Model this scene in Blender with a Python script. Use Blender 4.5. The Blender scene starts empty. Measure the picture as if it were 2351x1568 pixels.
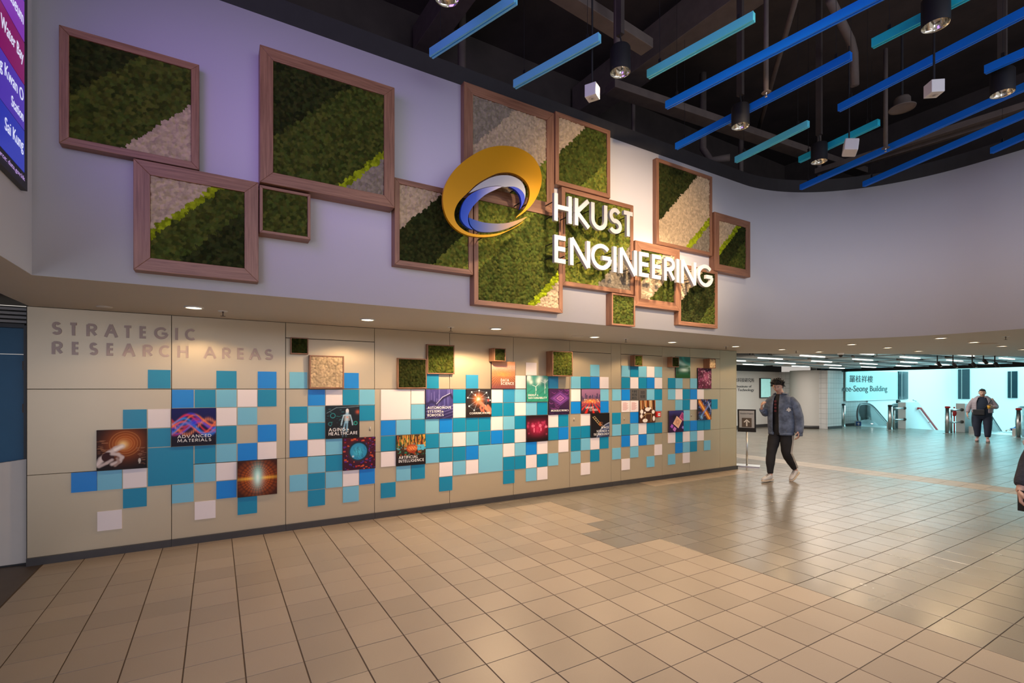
import bpy, bmesh, math, random
import numpy as np
from mathutils import Vector, Matrix, noise as mnoise

PI = math.pi
S = bpy.context.scene
random.seed(7)

# ------------------------------------------------------------------ camera
FPX, CXP, HOR, CAMH = 1125.0, 1175.5, 892.0, 1.59
TH = math.atan(678.5 / 1125.0)
CT, ST = math.cos(TH), math.sin(TH)
cam_data = bpy.data.cameras.new('camera')
cam = bpy.data.objects.new('camera', cam_data)
S.collection.objects.link(cam)
cam.location = (0, 0, CAMH)
cam.rotation_euler = (PI / 2, 0, -TH)
cam_data.sensor_width = 36.0
cam_data.lens = FPX / 2351.0 * 36.0
cam_data.shift_y = 108.0 / 2351.0
cam_data.clip_start = 0.05
cam_data.clip_end = 200
S.camera = cam

# ------------------------------------------------------------------ world, exposure
world = bpy.data.worlds.new('world')
S.world = world
world.use_nodes = True
WBG = world.node_tree.nodes['Background']
WBG.inputs[0].default_value = (1.0, 0.92, 0.84, 1)
WBG.inputs[1].default_value = 0.5
S.view_settings.view_transform = 'Standard'
S.view_settings.look = 'None'
S.view_settings.exposure = 0.0
S.view_settings.gamma = 1.0
S.view_settings.use_curve_mapping = False

WARM = (1.0, 0.80, 0.55)
def lamp_obj(name, kind, loc, energy, color, target=None, parent=None, **kw):
    d = bpy.data.lights.new(name, kind)
    d.energy = energy
    d.color = color
    for k, v in kw.items():
        setattr(d, k, v)
    o = bpy.data.objects.new(name, d)
    S.collection.objects.link(o)
    o.location = loc
    if target is not None:
        o.rotation_euler = (Vector(target) - Vector(loc)).to_track_quat('-Z', 'Y').to_euler()
    return o

# daylight over the escalator hall (roof glazing out of view)
lamp_obj('skylight', 'AREA', (29.0, 5.5, 6.0), 1300, (0.42, 0.92, 1.0), (28.5, 5.6, 0), shape='RECTANGLE', size=9.0, size_y=9.0)
lamp_obj('skylight_side', 'AREA', (30.0, -1.0, 3.5), 380, (0.45, 0.92, 1.0), (26.0, 9.0, 1.0), shape='RECTANGLE', size=5.0, size_y=4.0)

# cool fill light added behind the camera, mainly for the upper wall
lamp_obj('cool_fill_back', 'AREA', (2.5, -4.6, 4.0), 235, (0.72, 0.77, 1.0), (3.2, 4.0, 4.2), shape='RECTANGLE', size=9.0, size_y=2.4)

# added bluish fill, behind the camera at left, tints the cladding's left end
lamp_obj('cool_fill_left', 'AREA', (-2.6, -2.4, 1.7), 75, (0.72, 0.78, 1.0), (-0.6, 6.0, 1.1), shape='RECTANGLE', size=1.6, size_y=2.0)

# ------------------------------------------------------------------ helpers
def ray(u, v):
    a = (u - CXP) / FPX
    return (a * CT + ST, -a * ST + CT, (HOR - v) / FPX)
def onY(u, v, y):
    r = ray(u, v); t = y / r[1]
    return Vector((r[0] * t, y, CAMH + r[2] * t))
def onZ(u, v, z):
    r = ray(u, v); t = (z - CAMH) / r[2]
    return Vector((r[0] * t, r[1] * t, z))

def srgb(c):
    c = c / 255.0
    return c / 12.92 if c <= 0.04045 else ((c + 0.055) / 1.055) ** 2.4
def rgb(r, g, b):
    return (srgb(r), srgb(g), srgb(b), 1.0)

class NT:
    def __init__(self, name):
        self.m = bpy.data.materials.new(name)
        self.m.use_nodes = True
        self.t = self.m.node_tree
        self.b = self.t.nodes['Principled BSDF']
    def n(self, typ, **kw):
        nd = self.t.nodes.new(typ)
        for k, v in kw.items():
            if k.startswith('i_'):
                nd.inputs[k[2:].replace('_', ' ')].default_value = v
            else:
                setattr(nd, k, v)
        return nd
    def l(self, a, b):
        self.t.links.new(a, b)
    def coord(self, kind='Object'):
        return self.n('ShaderNodeTexCoord').outputs[kind]

def mat(name, col, rough=0.5, metal=0.0, spec=0.5, nscale=None, namt=0.12, bump=0.0, bscale=None, emit=None, estr=0.0, coat=0.0):
    """plain painted surface with a faint procedural mottling"""
    k = NT(name)
    b = k.b
    b.inputs['Roughness'].default_value = rough
    b.inputs['Metallic'].default_value = metal
    b.inputs['Specular IOR Level'].default_value = spec
    b.inputs['Coat Weight'].default_value = coat
    nz = k.n('ShaderNodeTexNoise', i_Scale=nscale or 9.0, i_Detail=4.0)
    k.l(k.coord(), nz.inputs['Vector'])
    mx = k.n('ShaderNodeMix', data_type='RGBA')
    mx.inputs[6].default_value = tuple(c * (1 - namt) for c in col[:3]) + (1,)
    mx.inputs[7].default_value = tuple(min(1, c * (1 + namt)) for c in col[:3]) + (1,)
    k.l(nz.outputs['Fac'], mx.inputs[0])
    k.l(mx.outputs[2], b.inputs['Base Color'])
    if bump:
        n2 = k.n('ShaderNodeTexNoise', i_Scale=bscale or 60.0, i_Detail=3.0)
        k.l(k.coord(), n2.inputs['Vector'])
        bp = k.n('ShaderNodeBump', i_Strength=bump, i_Distance=0.01)
        k.l(n2.outputs['Fac'], bp.inputs['Height'])
        k.l(bp.outputs[0], b.inputs['Normal'])
    if emit:
        b.inputs['Emission Color'].default_value = emit
        b.inputs['Emission Strength'].default_value = estr
    return k.m

def mat_attr(name, attr='Col', rough=0.4, gain=None, emit=0.0, bump=0.0, bscale=300.0, spec=0.5):
    k = NT(name)
    k.b.inputs['Roughness'].default_value = rough
    k.b.inputs['Specular IOR Level'].default_value = spec
    a = k.n('ShaderNodeAttribute', attribute_name=attr)
    src = a.outputs['Color']
    if gain:
        mx = k.n('ShaderNodeMix', data_type='RGBA', blend_type='MULTIPLY')
        mx.inputs[0].default_value = 1.0
        mx.inputs[7].default_value = gain
        k.l(src, mx.inputs[6]); src = mx.outputs[2]
    k.l(src, k.b.inputs['Base Color'])
    if emit:
        k.l(src, k.b.inputs['Emission Color'])
        k.b.inputs['Emission Strength'].default_value = emit
    if bump:
        nz = k.n('ShaderNodeTexNoise', i_Scale=bscale, i_Detail=4.0)
        k.l(k.coord(), nz.inputs['Vector'])
        bp = k.n('ShaderNodeBump', i_Strength=bump, i_Distance=0.004)
        k.l(nz.outputs['Fac'], bp.inputs['Height'])
        k.l(bp.outputs[0], k.b.inputs['Normal'])
    return k.m

def mat_tile(name, col, per_object, rough=0.32, spec=0.5, var=0.09):
    """ceramic floor tile: tone varies from tile to tile, fine speckle"""
    k = NT(name)
    if per_object:
        src = k.n('ShaderNodeObjectInfo').outputs['Random']
    else:
        src = k.n('ShaderNodeAttribute', attribute_name='rnd').outputs['Fac']
    geo = k.n('ShaderNodeNewGeometry')
    nz = k.n('ShaderNodeTexNoise', i_Scale=260.0, i_Detail=2.0)
    k.l(geo.outputs['Position'], nz.inputs['Vector'])
    n2 = k.n('ShaderNodeTexNoise', i_Scale=1.3, i_Detail=4.0)
    k.l(geo.outputs['Position'], n2.inputs['Vector'])
    a = k.n('ShaderNodeMath', operation='MULTIPLY_ADD'); k.l(src, a.inputs[0]); a.inputs[1].default_value = 2 * var; a.inputs[2].default_value = 1 - var
    b = k.n('ShaderNodeMath', operation='MULTIPLY_ADD'); k.l(nz.outputs['Fac'], b.inputs[0]); b.inputs[1].default_value = 0.24; b.inputs[2].default_value = 0.88
    c = k.n('ShaderNodeMath', operation='MULTIPLY_ADD'); k.l(n2.outputs['Fac'], c.inputs[0]); c.inputs[1].default_value = 0.2; c.inputs[2].default_value = 0.9
    d = k.n('ShaderNodeMath', operation='MULTIPLY'); k.l(a.outputs[0], d.inputs[0]); k.l(b.outputs[0], d.inputs[1])
    e = k.n('ShaderNodeMath', operation='MULTIPLY'); k.l(d.outputs[0], e.inputs[0]); k.l(c.outputs[0], e.inputs[1])
    vm = k.n('ShaderNodeVectorMath', operation='SCALE')
    vm.inputs[0].default_value = col[:3]
    k.l(e.outputs[0], vm.inputs['Scale'])
    k.l(vm.outputs[0], k.b.inputs['Base Color'])
    r = k.n('ShaderNodeMath', operation='MULTIPLY_ADD'); k.l(n2.outputs['Fac'], r.inputs[0]); r.inputs[1].default_value = 0.12; r.inputs[2].default_value = rough - 0.06
    k.l(r.outputs[0], k.b.inputs['Roughness'])
    k.b.inputs['Specular IOR Level'].default_value = spec
    bp = k.n('ShaderNodeBump', i_Strength=0.06, i_Distance=0.002)
    k.l(nz.outputs['Fac'], bp.inputs['Height']); k.l(bp.outputs[0], k.b.inputs['Normal'])
    return k.m

def mat_wood(name, axis, c1, c2):
    """veneer with the grain running along one axis"""
    k = NT(name)
    mp = k.n('ShaderNodeMapping')
    sc = [34.0, 34.0, 34.0]; sc[axis] = 1.2
    mp.inputs['Scale'].default_value = sc
    oi = k.n('ShaderNodeObjectInfo')
    ad = k.n('ShaderNodeVectorMath', operation='ADD')
    k.l(k.coord(), ad.inputs[0])
    k.l(oi.outputs['Random'], ad.inputs[1])
    k.l(ad.outputs[0], mp.inputs['Vector'])
    nz = k.n('ShaderNodeTexNoise', i_Scale=2.4, i_Detail=6.0, i_Roughness=0.65, i_Distortion=0.4)
    k.l(mp.outputs[0], nz.inputs['Vector'])
    cr = k.n('ShaderNodeValToRGB')
    cr.color_ramp.elements[0].position = 0.34; cr.color_ramp.elements[0].color = c1
    cr.color_ramp.elements[1].position = 0.68; cr.color_ramp.elements[1].color = c2
    k.l(nz.outputs['Fac'], cr.inputs['Fac'])
    k.l(cr.outputs[0], k.b.inputs['Base Color'])
    k.b.inputs['Roughness'].default_value = 0.45
    bp = k.n('ShaderNodeBump', i_Strength=0.12, i_Distance=0.002)
    k.l(nz.outputs['Fac'], bp.inputs['Height']); k.l(bp.outputs[0], k.b.inputs['Normal'])
    return k.m

def mat_glass(name, tint=(0.97, 1.0, 1.0, 1), rough=0.03, alpha_mix=0.75):
    k = NT(name)
    t = k.t
    t.nodes.remove(k.b)
    out = [n for n in t.nodes if n.type == 'OUTPUT_MATERIAL'][0]
    tr = k.n('ShaderNodeBsdfTransparent'); tr.inputs[0].default_value = tint
    gl = k.n('ShaderNodeBsdfGlossy'); gl.inputs['Roughness'].default_value = rough
    fr = k.n('ShaderNodeFresnel', i_IOR=1.45)
    ma = k.n('ShaderNodeMath', operation='MULTIPLY_ADD'); k.l(fr.outputs[0], ma.inputs[0]); ma.inputs[1].default_value = 0.9; ma.inputs[2].default_value = 0.02
    mx = k.n('ShaderNodeMixShader')
    k.l(ma.outputs[0], mx.inputs[0]); k.l(tr.outputs[0], mx.inputs[1]); k.l(gl.outputs[0], mx.inputs[2])
    k.l(mx.outputs[0], out.inputs['Surface'])
    return k.m

def mat_brick(name, col, grout, w, h, rough=0.4):
    k = NT(name)
    geo = k.n('ShaderNodeNewGeometry')
    sp = k.n('ShaderNodeSeparateXYZ'); k.l(geo.outputs['Position'], sp.inputs[0])
    ad = k.n('ShaderNodeMath', operation='ADD'); k.l(sp.outputs[0], ad.inputs[0]); k.l(sp.outputs[1], ad.inputs[1])
    cb = k.n('ShaderNodeCombineXYZ'); k.l(ad.outputs[0], cb.inputs[0]); k.l(sp.outputs[2], cb.inputs[1])
    br = k.n('ShaderNodeTexBrick', offset=0.0)
    br.inputs['Color1'].default_value = col; br.inputs['Color2'].default_value = tuple(c * 0.95 for c in col[:3]) + (1,)
    br.inputs['Mortar'].default_value = grout
    br.inputs['Scale'].default_value = 1.0
    br.inputs['Mortar Size'].default_value = 0.006
    br.inputs['Brick Width'].default_value = w
    br.inputs['Row Height'].default_value = h
    k.l(cb.outputs[0], br.inputs['Vector'])
    k.l(br.outputs[0], k.b.inputs['Base Color'])
    k.b.inputs['Roughness'].default_value = rough
    return k.m

WM = {}                       # world matrices of everything built here
def tag(o, label=None, cat=None, group=None, kind=None):
    if label: o['label'] = label
    if cat: o['category'] = cat
    if group: o['group'] = group
    if kind: o['kind'] = kind
    return o

def thing(name, loc, label, cat, rz=0.0, group=None):
    o = bpy.data.objects.new(name, None)
    S.collection.objects.link(o)
    o.empty_display_size = 0.1
    o.location = loc
    o.rotation_euler = (0, 0, rz)
    WM[o.name] = Matrix.Translation(Vector(loc)) @ Matrix.Rotation(rz, 4, 'Z')
    return tag(o, label, cat, group)

class MB:
    def __init__(self):
        self.v = []; self.f = []; self.mi = []; self.col = None
    def add(self, vs, fs, mi=0):
        n = len(self.v)
        self.v += [Vector(p) for p in vs]
        self.f += [tuple(i + n for i in f) for f in fs]
        self.mi += [mi] * len(fs)
        return self
    def box(self, x0, x1, y0, y1, z0, z1, mi=0):
        vs = [(x, y, z) for z in (z0, z1) for y in (y0, y1) for x in (x0, x1)]
        return self.add(vs, [(0, 2, 3, 1), (4, 5, 7, 6), (0, 1, 5, 4), (2, 6, 7, 3), (0, 4, 6, 2), (1, 3, 7, 5)], mi)
    def obox(self, p, q, w, hgt, mi=0, up=(0, 0, 1)):
        """box bar from p to q; w across, hgt along up, centred"""
        p = Vector(p); q = Vector(q); d = (q - p).normalized(); up = Vector(up)
        s = d.cross(up).normalized() * (w / 2); u = s.cross(d).normalized() * (hgt / 2)
        vs = []
        for c in (p, q):
            vs += [c - s - u, c + s - u, c + s + u, c - s + u]
        return self.add(vs, [(0, 1, 2, 3), (7, 6, 5, 4), (0, 4, 5, 1), (1, 5, 6, 2), (2, 6, 7, 3), (3, 7, 4, 0)], mi)
    def tube(self, pts, rad, n=10, mi=0, caps=True, ell=1.0, up=(0, 0, 1)):
        """round tube through points; rad a number or one per point"""
        pts = [Vector(p) for p in pts]
        if not hasattr(rad, '__len__'): rad = [rad] * len(pts)
        vs = []; fs = []
        prev = None
        for i, p in enumerate(pts):
            d = (pts[min(i + 1, len(pts) - 1)] - pts[max(i - 1, 0)]).normalized()
            ref = Vector(up)
            if abs(d.dot(ref)) > 0.97: ref = Vector((0, 1, 0))
            if prev is None: a = d.cross(ref).normalized()
            else: a = (prev - d * prev.dot(d)).normalized()
            prev = a
            b = d.cross(a).normalized()
            for j in range(n):
                t = 2 * PI * j / n
                vs.append(p + a * (math.cos(t) * rad[i]) + b * (math.sin(t) * rad[i] * ell))
        for i in range(len(pts) - 1):
            for j in range(n):
                fs.append((i * n + j, i * n + (j + 1) % n, (i + 1) * n + (j + 1) % n, (i + 1) * n + j))
        if caps:
            fs.append(tuple(range(n))[::-1]); fs.append(tuple(range((len(pts) - 1) * n, len(pts) * n)))
        return self.add(vs, fs, mi)
    def lathe(self, c, prof, n=20, mi=0, caps=True):
        """prof: list of (radius, height) about c"""
        c = Vector(c); vs = []; fs = []
        for r, h in prof:
            for j in range(n):
                t = 2 * PI * j / n
                vs.append(c + Vector((r * math.cos(t), r * math.sin(t), h)))
        m = len(prof)
        for i in range(m - 1):
            for j in range(n):
                fs.append((i * n + j, i * n + (j + 1) % n, (i + 1) * n + (j + 1) % n, (i + 1) * n + j))
        if caps and prof[0][0] > 1e-5: fs.append(tuple(range(n))[::-1])
        if caps and prof[-1][0] > 1e-5: fs.append(tuple(range((m - 1) * n, m * n)))
        return self.add(vs, fs, mi)
    def prism(self, pts, depth, mi=0):
        """closed polygon of 3-D points swept by the vector depth"""
        pts = [Vector(p) for p in pts]; d = Vector(depth); n = len(pts)
        fs = [tuple(range(n)), tuple(range(2 * n - 1, n - 1, -1))]
        fs += [(i, i + n, (i + 1) % n + n, (i + 1) % n) for i in range(n)]
        return self.add(pts + [p + d for p in pts], fs, mi)
    def ellipsoid(self, c, r, mi=0, nu=14, nv=9):
        c = Vector(c); vs = [c + Vector((0, 0, -r[2]))]; fs = []
        for i in range(1, nv):
            ph = -PI / 2 + PI * i / nv
            for j in range(nu):
                t = 2 * PI * j / nu
                vs.append(c + Vector((r[0] * math.cos(ph) * math.cos(t), r[1] * math.cos(ph) * math.sin(t), r[2] * math.sin(ph))))
        vs.append(c + Vector((0, 0, r[2])))
        for j in range(nu):
            fs.append((0, 1 + (j + 1) % nu, 1 + j))
            fs.append((len(vs) - 1, 1 + (nv - 2) * nu + j, 1 + (nv - 2) * nu + (j + 1) % nu))
        for i in range(nv - 2):
            for j in range(nu):
                a = 1 + i * nu
                fs.append((a + j, a + (j + 1) % nu, a + nu + (j + 1) % nu, a + nu + j))
        return self.add(vs, fs, mi)
    def build(self, name, mats, parent=None, smooth=False, local=False, fixn=False, origin=None):
        if not isinstance(mats, (list, tuple)): mats = [mats]
        me = bpy.data.meshes.new(name)
        vs = self.v
        if parent is not None:
            if not local:
                inv = WM[parent.name].inverted()
                vs = [inv @ p for p in vs]
            W = WM[parent.name]
            if origin == 'centre':
                c = sum(vs, Vector()) / max(1, len(vs))
                vs = [p - c for p in vs]
            else: c = Vector()
        else:
            xs = [p.x for p in vs]; ys = [p.y for p in vs]; zs = [p.z for p in vs]
            c = Vector(((min(xs) + max(xs)) / 2, (min(ys) + max(ys)) / 2, min(zs)))
            vs = [p - c for p in vs]
            W = Matrix.Identity(4)
        me.from_pydata([tuple(p) for p in vs], [], self.f)
        for m in mats: me.materials.append(m)
        if len(mats) > 1: me.polygons.foreach_set('material_index', self.mi)
        if smooth: me.polygons.foreach_set('use_smooth', [True] * len(me.polygons))
        me.update()
        if fixn:
            bm = bmesh.new(); bm.from_mesh(me); bmesh.ops.recalc_face_normals(bm, faces=bm.faces); bm.to_mesh(me); bm.free()
        o = bpy.data.objects.new(name, me)
        S.collection.objects.link(o)
        o.location = c
        if parent is not None: o.parent = parent
        WM[o.name] = W @ Matrix.Translation(c)
        return o

def bevel(o, w=0.004, seg=2, angle=0.6):
    m = o.modifiers.new('bevel', 'BEVEL'); m.width = w; m.segments = seg; m.limit_method = 'ANGLE'; m.angle_limit = angle
    return o
def subsurf(o, n=1):
    m = o.modifiers.new('sub', 'SUBSURF'); m.levels = n; m.render_levels = n
    return o

# ------------------------------------------------------------------ monoline capital letters
def arc(cx, cy, rx, ry, a0, a1, n=14):
    return [(cx + rx * math.cos(math.radians(a0 + (a1 - a0) * i / n)), cy + ry * math.sin(math.radians(a0 + (a1 - a0) * i / n))) for i in range(n + 1)]
GL = {
 'A': (.85, [[(0, 0), (.5, 1)], [(.5, 1), (1, 0)], [(.2, .36), (.8, .36)]]),
 'B': (.55, [[(0, 0), (0, 1)], [(0, 1), (.5, 1)] + arc(.5, .765, .45, .235, 90, -90, 10) + [(0, .53)], [(0, .53), (.5, .53)] + arc(.5, .265, .5, .265, 90, -90, 10) + [(0, 0)]]),
 'C': (.85, [arc(.58, .5, .58, .5, 48, 312, 20)]),
 'D': (.75, [[(0, 0), (0, 1), (.35, 1)] + arc(.4, .5, .6, .5, 90, -90, 16) + [(.35, 0), (0, 0)]]),
 'E': (.5, [[(1, 1), (0, 1), (0, 0), (1, 0)], [(0, .52), (.96, .52)]]),
 'F': (.5, [[(1, 1), (0, 1), (0, 0)], [(0, .52), (.94, .52)]]),
 'G': (.95, [arc(.5, .5, .5, .5, 42, 355, 24), [(1.02, .47), (.55, .47)]]),
 'H': (.68, [[(0, 0), (0, 1)], [(1, 0), (1, 1)], [(0, .52), (1, .52)]]),
 'I': (.14, [[(.5, 0), (.5, 1)]]),
 'K': (.62, [[(0, 0), (0, 1)], [(.95, 1), (.04, .5), (1, 0)]]),
 'L': (.48, [[(0, 1), (0, 0), (1, 0)]]),
 'M': (.95, [[(0, 0), (.14, 1), (.5, .2), (.86, 1), (1, 0)]]),
 'N': (.75, [[(0, 0), (0, 1)], [(0, 1), (1, 0)], [(1, 0), (1, 1)]]),
 'O': (1.0, [arc(.5, .5, .5, .5, 90, 450, 28)]),
 'P': (.52, [[(0, 0), (0, 1)], [(0, 1), (.5, 1)] + arc(.5, .74, .5, .26, 90, -90, 10) + [(0, .48)]]),
 'R': (.56, [[(0, 0), (0, 1)], [(0, 1), (.5, 1)] + arc(.5, .74, .45, .26, 90, -90, 10) + [(0, .48)], [(.42, .48), (1, 0)]]),
 'S': (.55, [arc(.5, .74, .42, .26, 30, 262, 14) + arc(.5, .25, .5, .25, 85, -150, 14)]),
 'T': (.58, [[(0, 1), (1, 1)], [(.5, 1), (.5, 0)]]),
 'U': (.66, [[(0, 1), (0, .4)] + arc(.5, .38, .5, .38, 180, 360, 14) + [(1, .4), (1, 1)]]),
 'V': (.8, [[(0, 1), (.5, 0)], [(.5, 0), (1, 1)]]),
 'Y': (.7, [[(0, 1), (.5, .45)], [(1, 1), (.5, .45)], [(.5, .45), (.5, 0)]]),
 '&': (.62, [[(1, 0), (.22, .7)] + arc(.45, .82, .24, .18, 200, -20, 10) + [(.62, .6), (.2, .42)] + arc(.36, .22, .33, .22, 140, 300, 10) + [(.75, .12), (.98, .45)]]),
}
def stroke_mesh(mb, line, t, fn, depth):
    """thick polyline (2-D points) -> extruded ribbon via fn(x, z) -> 3-D point"""
    P = [Vector(p) for p in line]
    L = []; R = []
    closed = (P[0] - P[-1]).length < 1e-6
    n = len(P)
    for i in range(n):
        if closed:
            a = P[i] - P[(i - 1) if i else n - 2]; b = P[(i + 1) if i < n - 1 else 1] - P[i]
        else:
            a = P[i] - P[max(i - 1, 0)]; b = P[min(i + 1, n - 1)] - P[i]
            if a.length < 1e-9: a = b
            if b.length < 1e-9: b = a
        a = a.normalized(); b = b.normalized()
        na = Vector((-a.y, a.x)); nb = Vector((-b.y, b.x))
        m = (na + nb)
        m = m.normalized() if m.length > 1e-6 else na
        k = 1.0 / max(0.35, m.dot(na))
        L.append(P[i] + m * (t / 2 * k)); R.append(P[i] - m * (t / 2 * k))
    dv = Vector(depth)
    vs = []
    for i in range(n):
        a = Vector(fn(L[i].x, L[i].y)); b = Vector(fn(R[i].x, R[i].y))
        vs += [a, b, b + dv, a + dv]
    fs = []
    for i in range(n - 1):
        k = i * 4; j = k + 4
        fs += [(k, k + 1, j + 1, j), (k + 1, k + 2, j + 2, j + 1), (k + 2, k + 3, j + 3, j + 2), (k + 3, k, j, j + 3)]
    fs += [(0, 3, 2, 1), (4 * n - 4, 4 * n - 3, 4 * n - 2, 4 * n - 1)]
    mb.add(vs, fs)
def glyph(mb, ch, x0, x1, z0, z1, t, fn, depth):
    for line in GL[ch][1]:
        pts = []
        for (a, b) in line:
            X = (x0 + x1) / 2 if ch == 'I' else x0 + t / 2 + a * (x1 - x0 - t)
            Z = z0 + t / 2 + b * (z1 - z0 - t)
            if ch not in 'CGSOU&':           # square stroke ends reach the cap line
                if b == 0: Z = z0 + (t / 2 if ch in 'ELDBRP' and a > 0 or ch in 'ELDB' else 0)
                if b == 1: Z = z1 - (t / 2 if ch in 'EFTDBPR' and not (ch == 'T' and a == .5) else 0)
            elif ch == 'U' and b == 1: Z = z1
            pts.append((X, Z))
        kk = GL[ch][1].index(line) * .012          # strokes that cross sit a hair apart
        stroke_mesh(mb, pts, t, lambda x, z, kk=kk: tuple(Vector(fn(x, z)) - Vector(depth) * kk), depth)
def text_width(s, hgt, track):
    return sum((GL[c][0] * hgt if c != ' ' else .35 * hgt) + track for c in s) - track
def text_line(mb, s, x, z, hgt, t, fn, depth, width=None, track=None):
    """text starting at x on baseline z, stretched to width if given"""
    track = hgt * .17 if track is None else track
    k = width / text_width(s, hgt, track) if width else 1.0
    for c in s:
        w = GL[c][0] * hgt if c != ' ' else .35 * hgt
        if c != ' ': glyph(mb, c, x, x + max(w * k, t), z, z + hgt, t, fn, depth)
        x += (w + track) * k

def font_mesh(body, fn, width=None, height=None, depth=0.002, align='LEFT'):
    """built-in font -> list of verts/faces mapped through fn(x, z, d)"""
    cu = bpy.data.curves.new('t', 'FONT'); cu.body = body; cu.size = 1.0; cu.extrude = 0.5; cu.resolution_u = 3
    o = bpy.data.objects.new('t', cu); S.collection.objects.link(o)
    bpy.context.view_layer.update()
    dg = bpy.context.evaluated_depsgraph_get()
    me = bpy.data.meshes.new_from_object(o.evaluated_get(dg))
    vs = [tuple(v.co) for v in me.vertices]; fs = [tuple(p.vertices) for p in me.polygons]
    bpy.data.objects.remove(o); bpy.data.curves.remove(cu); bpy.data.meshes.remove(me)
    if not vs: return MB()
    x0 = min(v[0] for v in vs); x1 = max(v[0] for v in vs); y0 = min(v[1] for v in vs); y1 = max(v[1] for v in vs)
    kz = height / (y1 - y0); kx = (width / (x1 - x0)) if width else kz
    mb = MB()
    mb.add([fn((v[0] - x0) * kx, (v[1] - y0) * kz, (v[2] + .5) * depth) for v in vs], fs)
    return mb

# ------------------------------------------------------------------ materials
M = {}
M['white_wall'] = mat('white_wall_paint', (0.72, 0.70, 0.70, 1), 0.6, nscale=2.0, namt=0.02, bump=0.03, bscale=120)
M['soffit'] = mat('soffit_paint', (0.60, 0.55, 0.48, 1), 0.6, nscale=3.0, namt=0.03)
M['panel'] = mat('cladding_champagne_metal', (0.52, 0.425, 0.295, 1), 0.42, metal=0.5, nscale=5.0, namt=0.025, bump=0.02, bscale=400)
M['gap'] = mat('joint_dark', (0.05, 0.045, 0.04, 1), 0.9)  # dark backing behind panel joints, slats and moss
M['skirt'] = mat('skirting_dark', (0.045, 0.04, 0.04, 1), 0.42, namt=0.2)
M['band'] = mat('void_rim_black', (0.022, 0.020, 0.021, 1), 0.7, namt=0.25)
M['void'] = mat('void_black_paint', (0.050, 0.038, 0.032, 1), 0.8, nscale=3, namt=0.5, bump=0.3, bscale=14)
M['beam'] = mat('void_grey_brown_steel', (0.12, 0.095, 0.08, 1), 0.7, namt=0.3)
M['grout'] = mat('floor_grout', (0.085, 0.055, 0.032, 1), 0.9, namt=0.3, nscale=8)
M['tile_a'] = mat_tile('floor_tile_beige', (0.30, 0.236, 0.174), True, 0.40)
M['tile_b'] = mat_tile('floor_tile_taupe', (0.185, 0.158, 0.124), True, 0.26, 0.6)
M['tile_a_s'] = mat_tile('floor_tile_beige_far', (0.30, 0.236, 0.174), False, 0.36)
M['tile_b_s'] = mat_tile('floor_tile_taupe_far', (0.185, 0.158, 0.124), False, 0.24, 0.6)
M['dark_floor'] = mat('dark_stone_floor', (0.06, 0.042, 0.03, 1), 0.5, namt=0.3)
M['door_blue'] = mat('door_blue_laminate', (0.012, 0.10, 0.20, 1), 0.5, namt=0.08)
M['black'] = mat('black_satin', (0.012, 0.012, 0.013, 1), 0.45)
M['matt_black'] = mat('matt_black_metal', (0.01, 0.01, 0.012, 1), 0.6)
M['grey_slat'] = mat('grey_painted_slat', (0.30, 0.29, 0.28, 1), 0.5)
M['offwhite'] = mat('counter_white', (0.62, 0.56, 0.50, 1), 0.5, namt=0.03)
M['steel'] = mat('brushed_steel', (0.62, 0.61, 0.60, 1), 0.28, metal=1.0, namt=0.06)
M['chrome'] = mat('polished_reflector', (0.85, 0.78, 0.68, 1), 0.12, metal=1.0, namt=0.3, nscale=40)
M['hall_white'] = mat('hall_white_paint', (0.80, 0.84, 0.84, 1), 0.6, nscale=1.0, namt=0.02)
M['hall_glass'] = mat('sign_wall_glass_panel', (0.50, 0.74, 0.72, 1), 0.2, nscale=0.8, namt=0.08)
M['dark_glass'] = mat('dark_window_glass', (0.01, 0.03, 0.04, 1), 0.1)
M['wall_tiles'] = mat_brick('small_white_wall_tiles', (0.62, 0.61, 0.60, 1), (0.33, 0.33, 0.33, 1), 0.2, 0.2)
M['wall_far'] = mat('concourse_wall_paint', (0.62, 0.58, 0.54, 1), 0.55, nscale=1.5, namt=0.03)
M['white_plastic'] = mat('white_plastic', (0.75, 0.74, 0.72, 1), 0.4, namt=0.02)
M['red'] = mat('red_paint', (0.60, 0.02, 0.02, 1), 0.35)
M['lens'] = mat('lamp_lens', (0.9, 0.85, 0.7, 1), 0.4, emit=(1.0, 0.80, 0.52, 1), estr=9.0)
M['lens_cool'] = mat('lamp_lens_white', (0.9, 0.9, 0.9, 1), 0.4, emit=(1.0, 0.95, 0.88, 1), estr=14.0)
M['strip_on'] = mat('strip_light_tube', (0.9, 0.9, 0.9, 1), 0.4, emit=(1.0, 0.95, 0.85, 1), estr=3.5)
M['lettering_white'] = mat('white_acrylic', (0.54, 0.53, 0.52, 1), 0.35, namt=0.01)
M['print_white'] = mat('white_print_ink', (0.85, 0.83, 0.80, 1), 0.5, namt=0.01)
M['ink'] = mat('black_print_ink', (0.02, 0.025, 0.03, 1), 0.5)

# ------------------------------------------------------------------ floor
GX0, GPX = -0.4588, 0.2985
GY0, GPY = 5.62, 0.2837
FX0, FX1, FY0, FY1 = -1.344, 23.7, -1.9, 12.0
floor_root = MB().box(-4.0, 23.7, -4.5, 12.4, -0.30, -0.0035).build('floor', M['grout'])
tag(floor_root, kind='structure')
MB().box(-4.0, -1.352, 1.0, 9.0, -0.0035, 0.0).build('dark_floor_strip', M['dark_floor'], floor_root)

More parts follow.
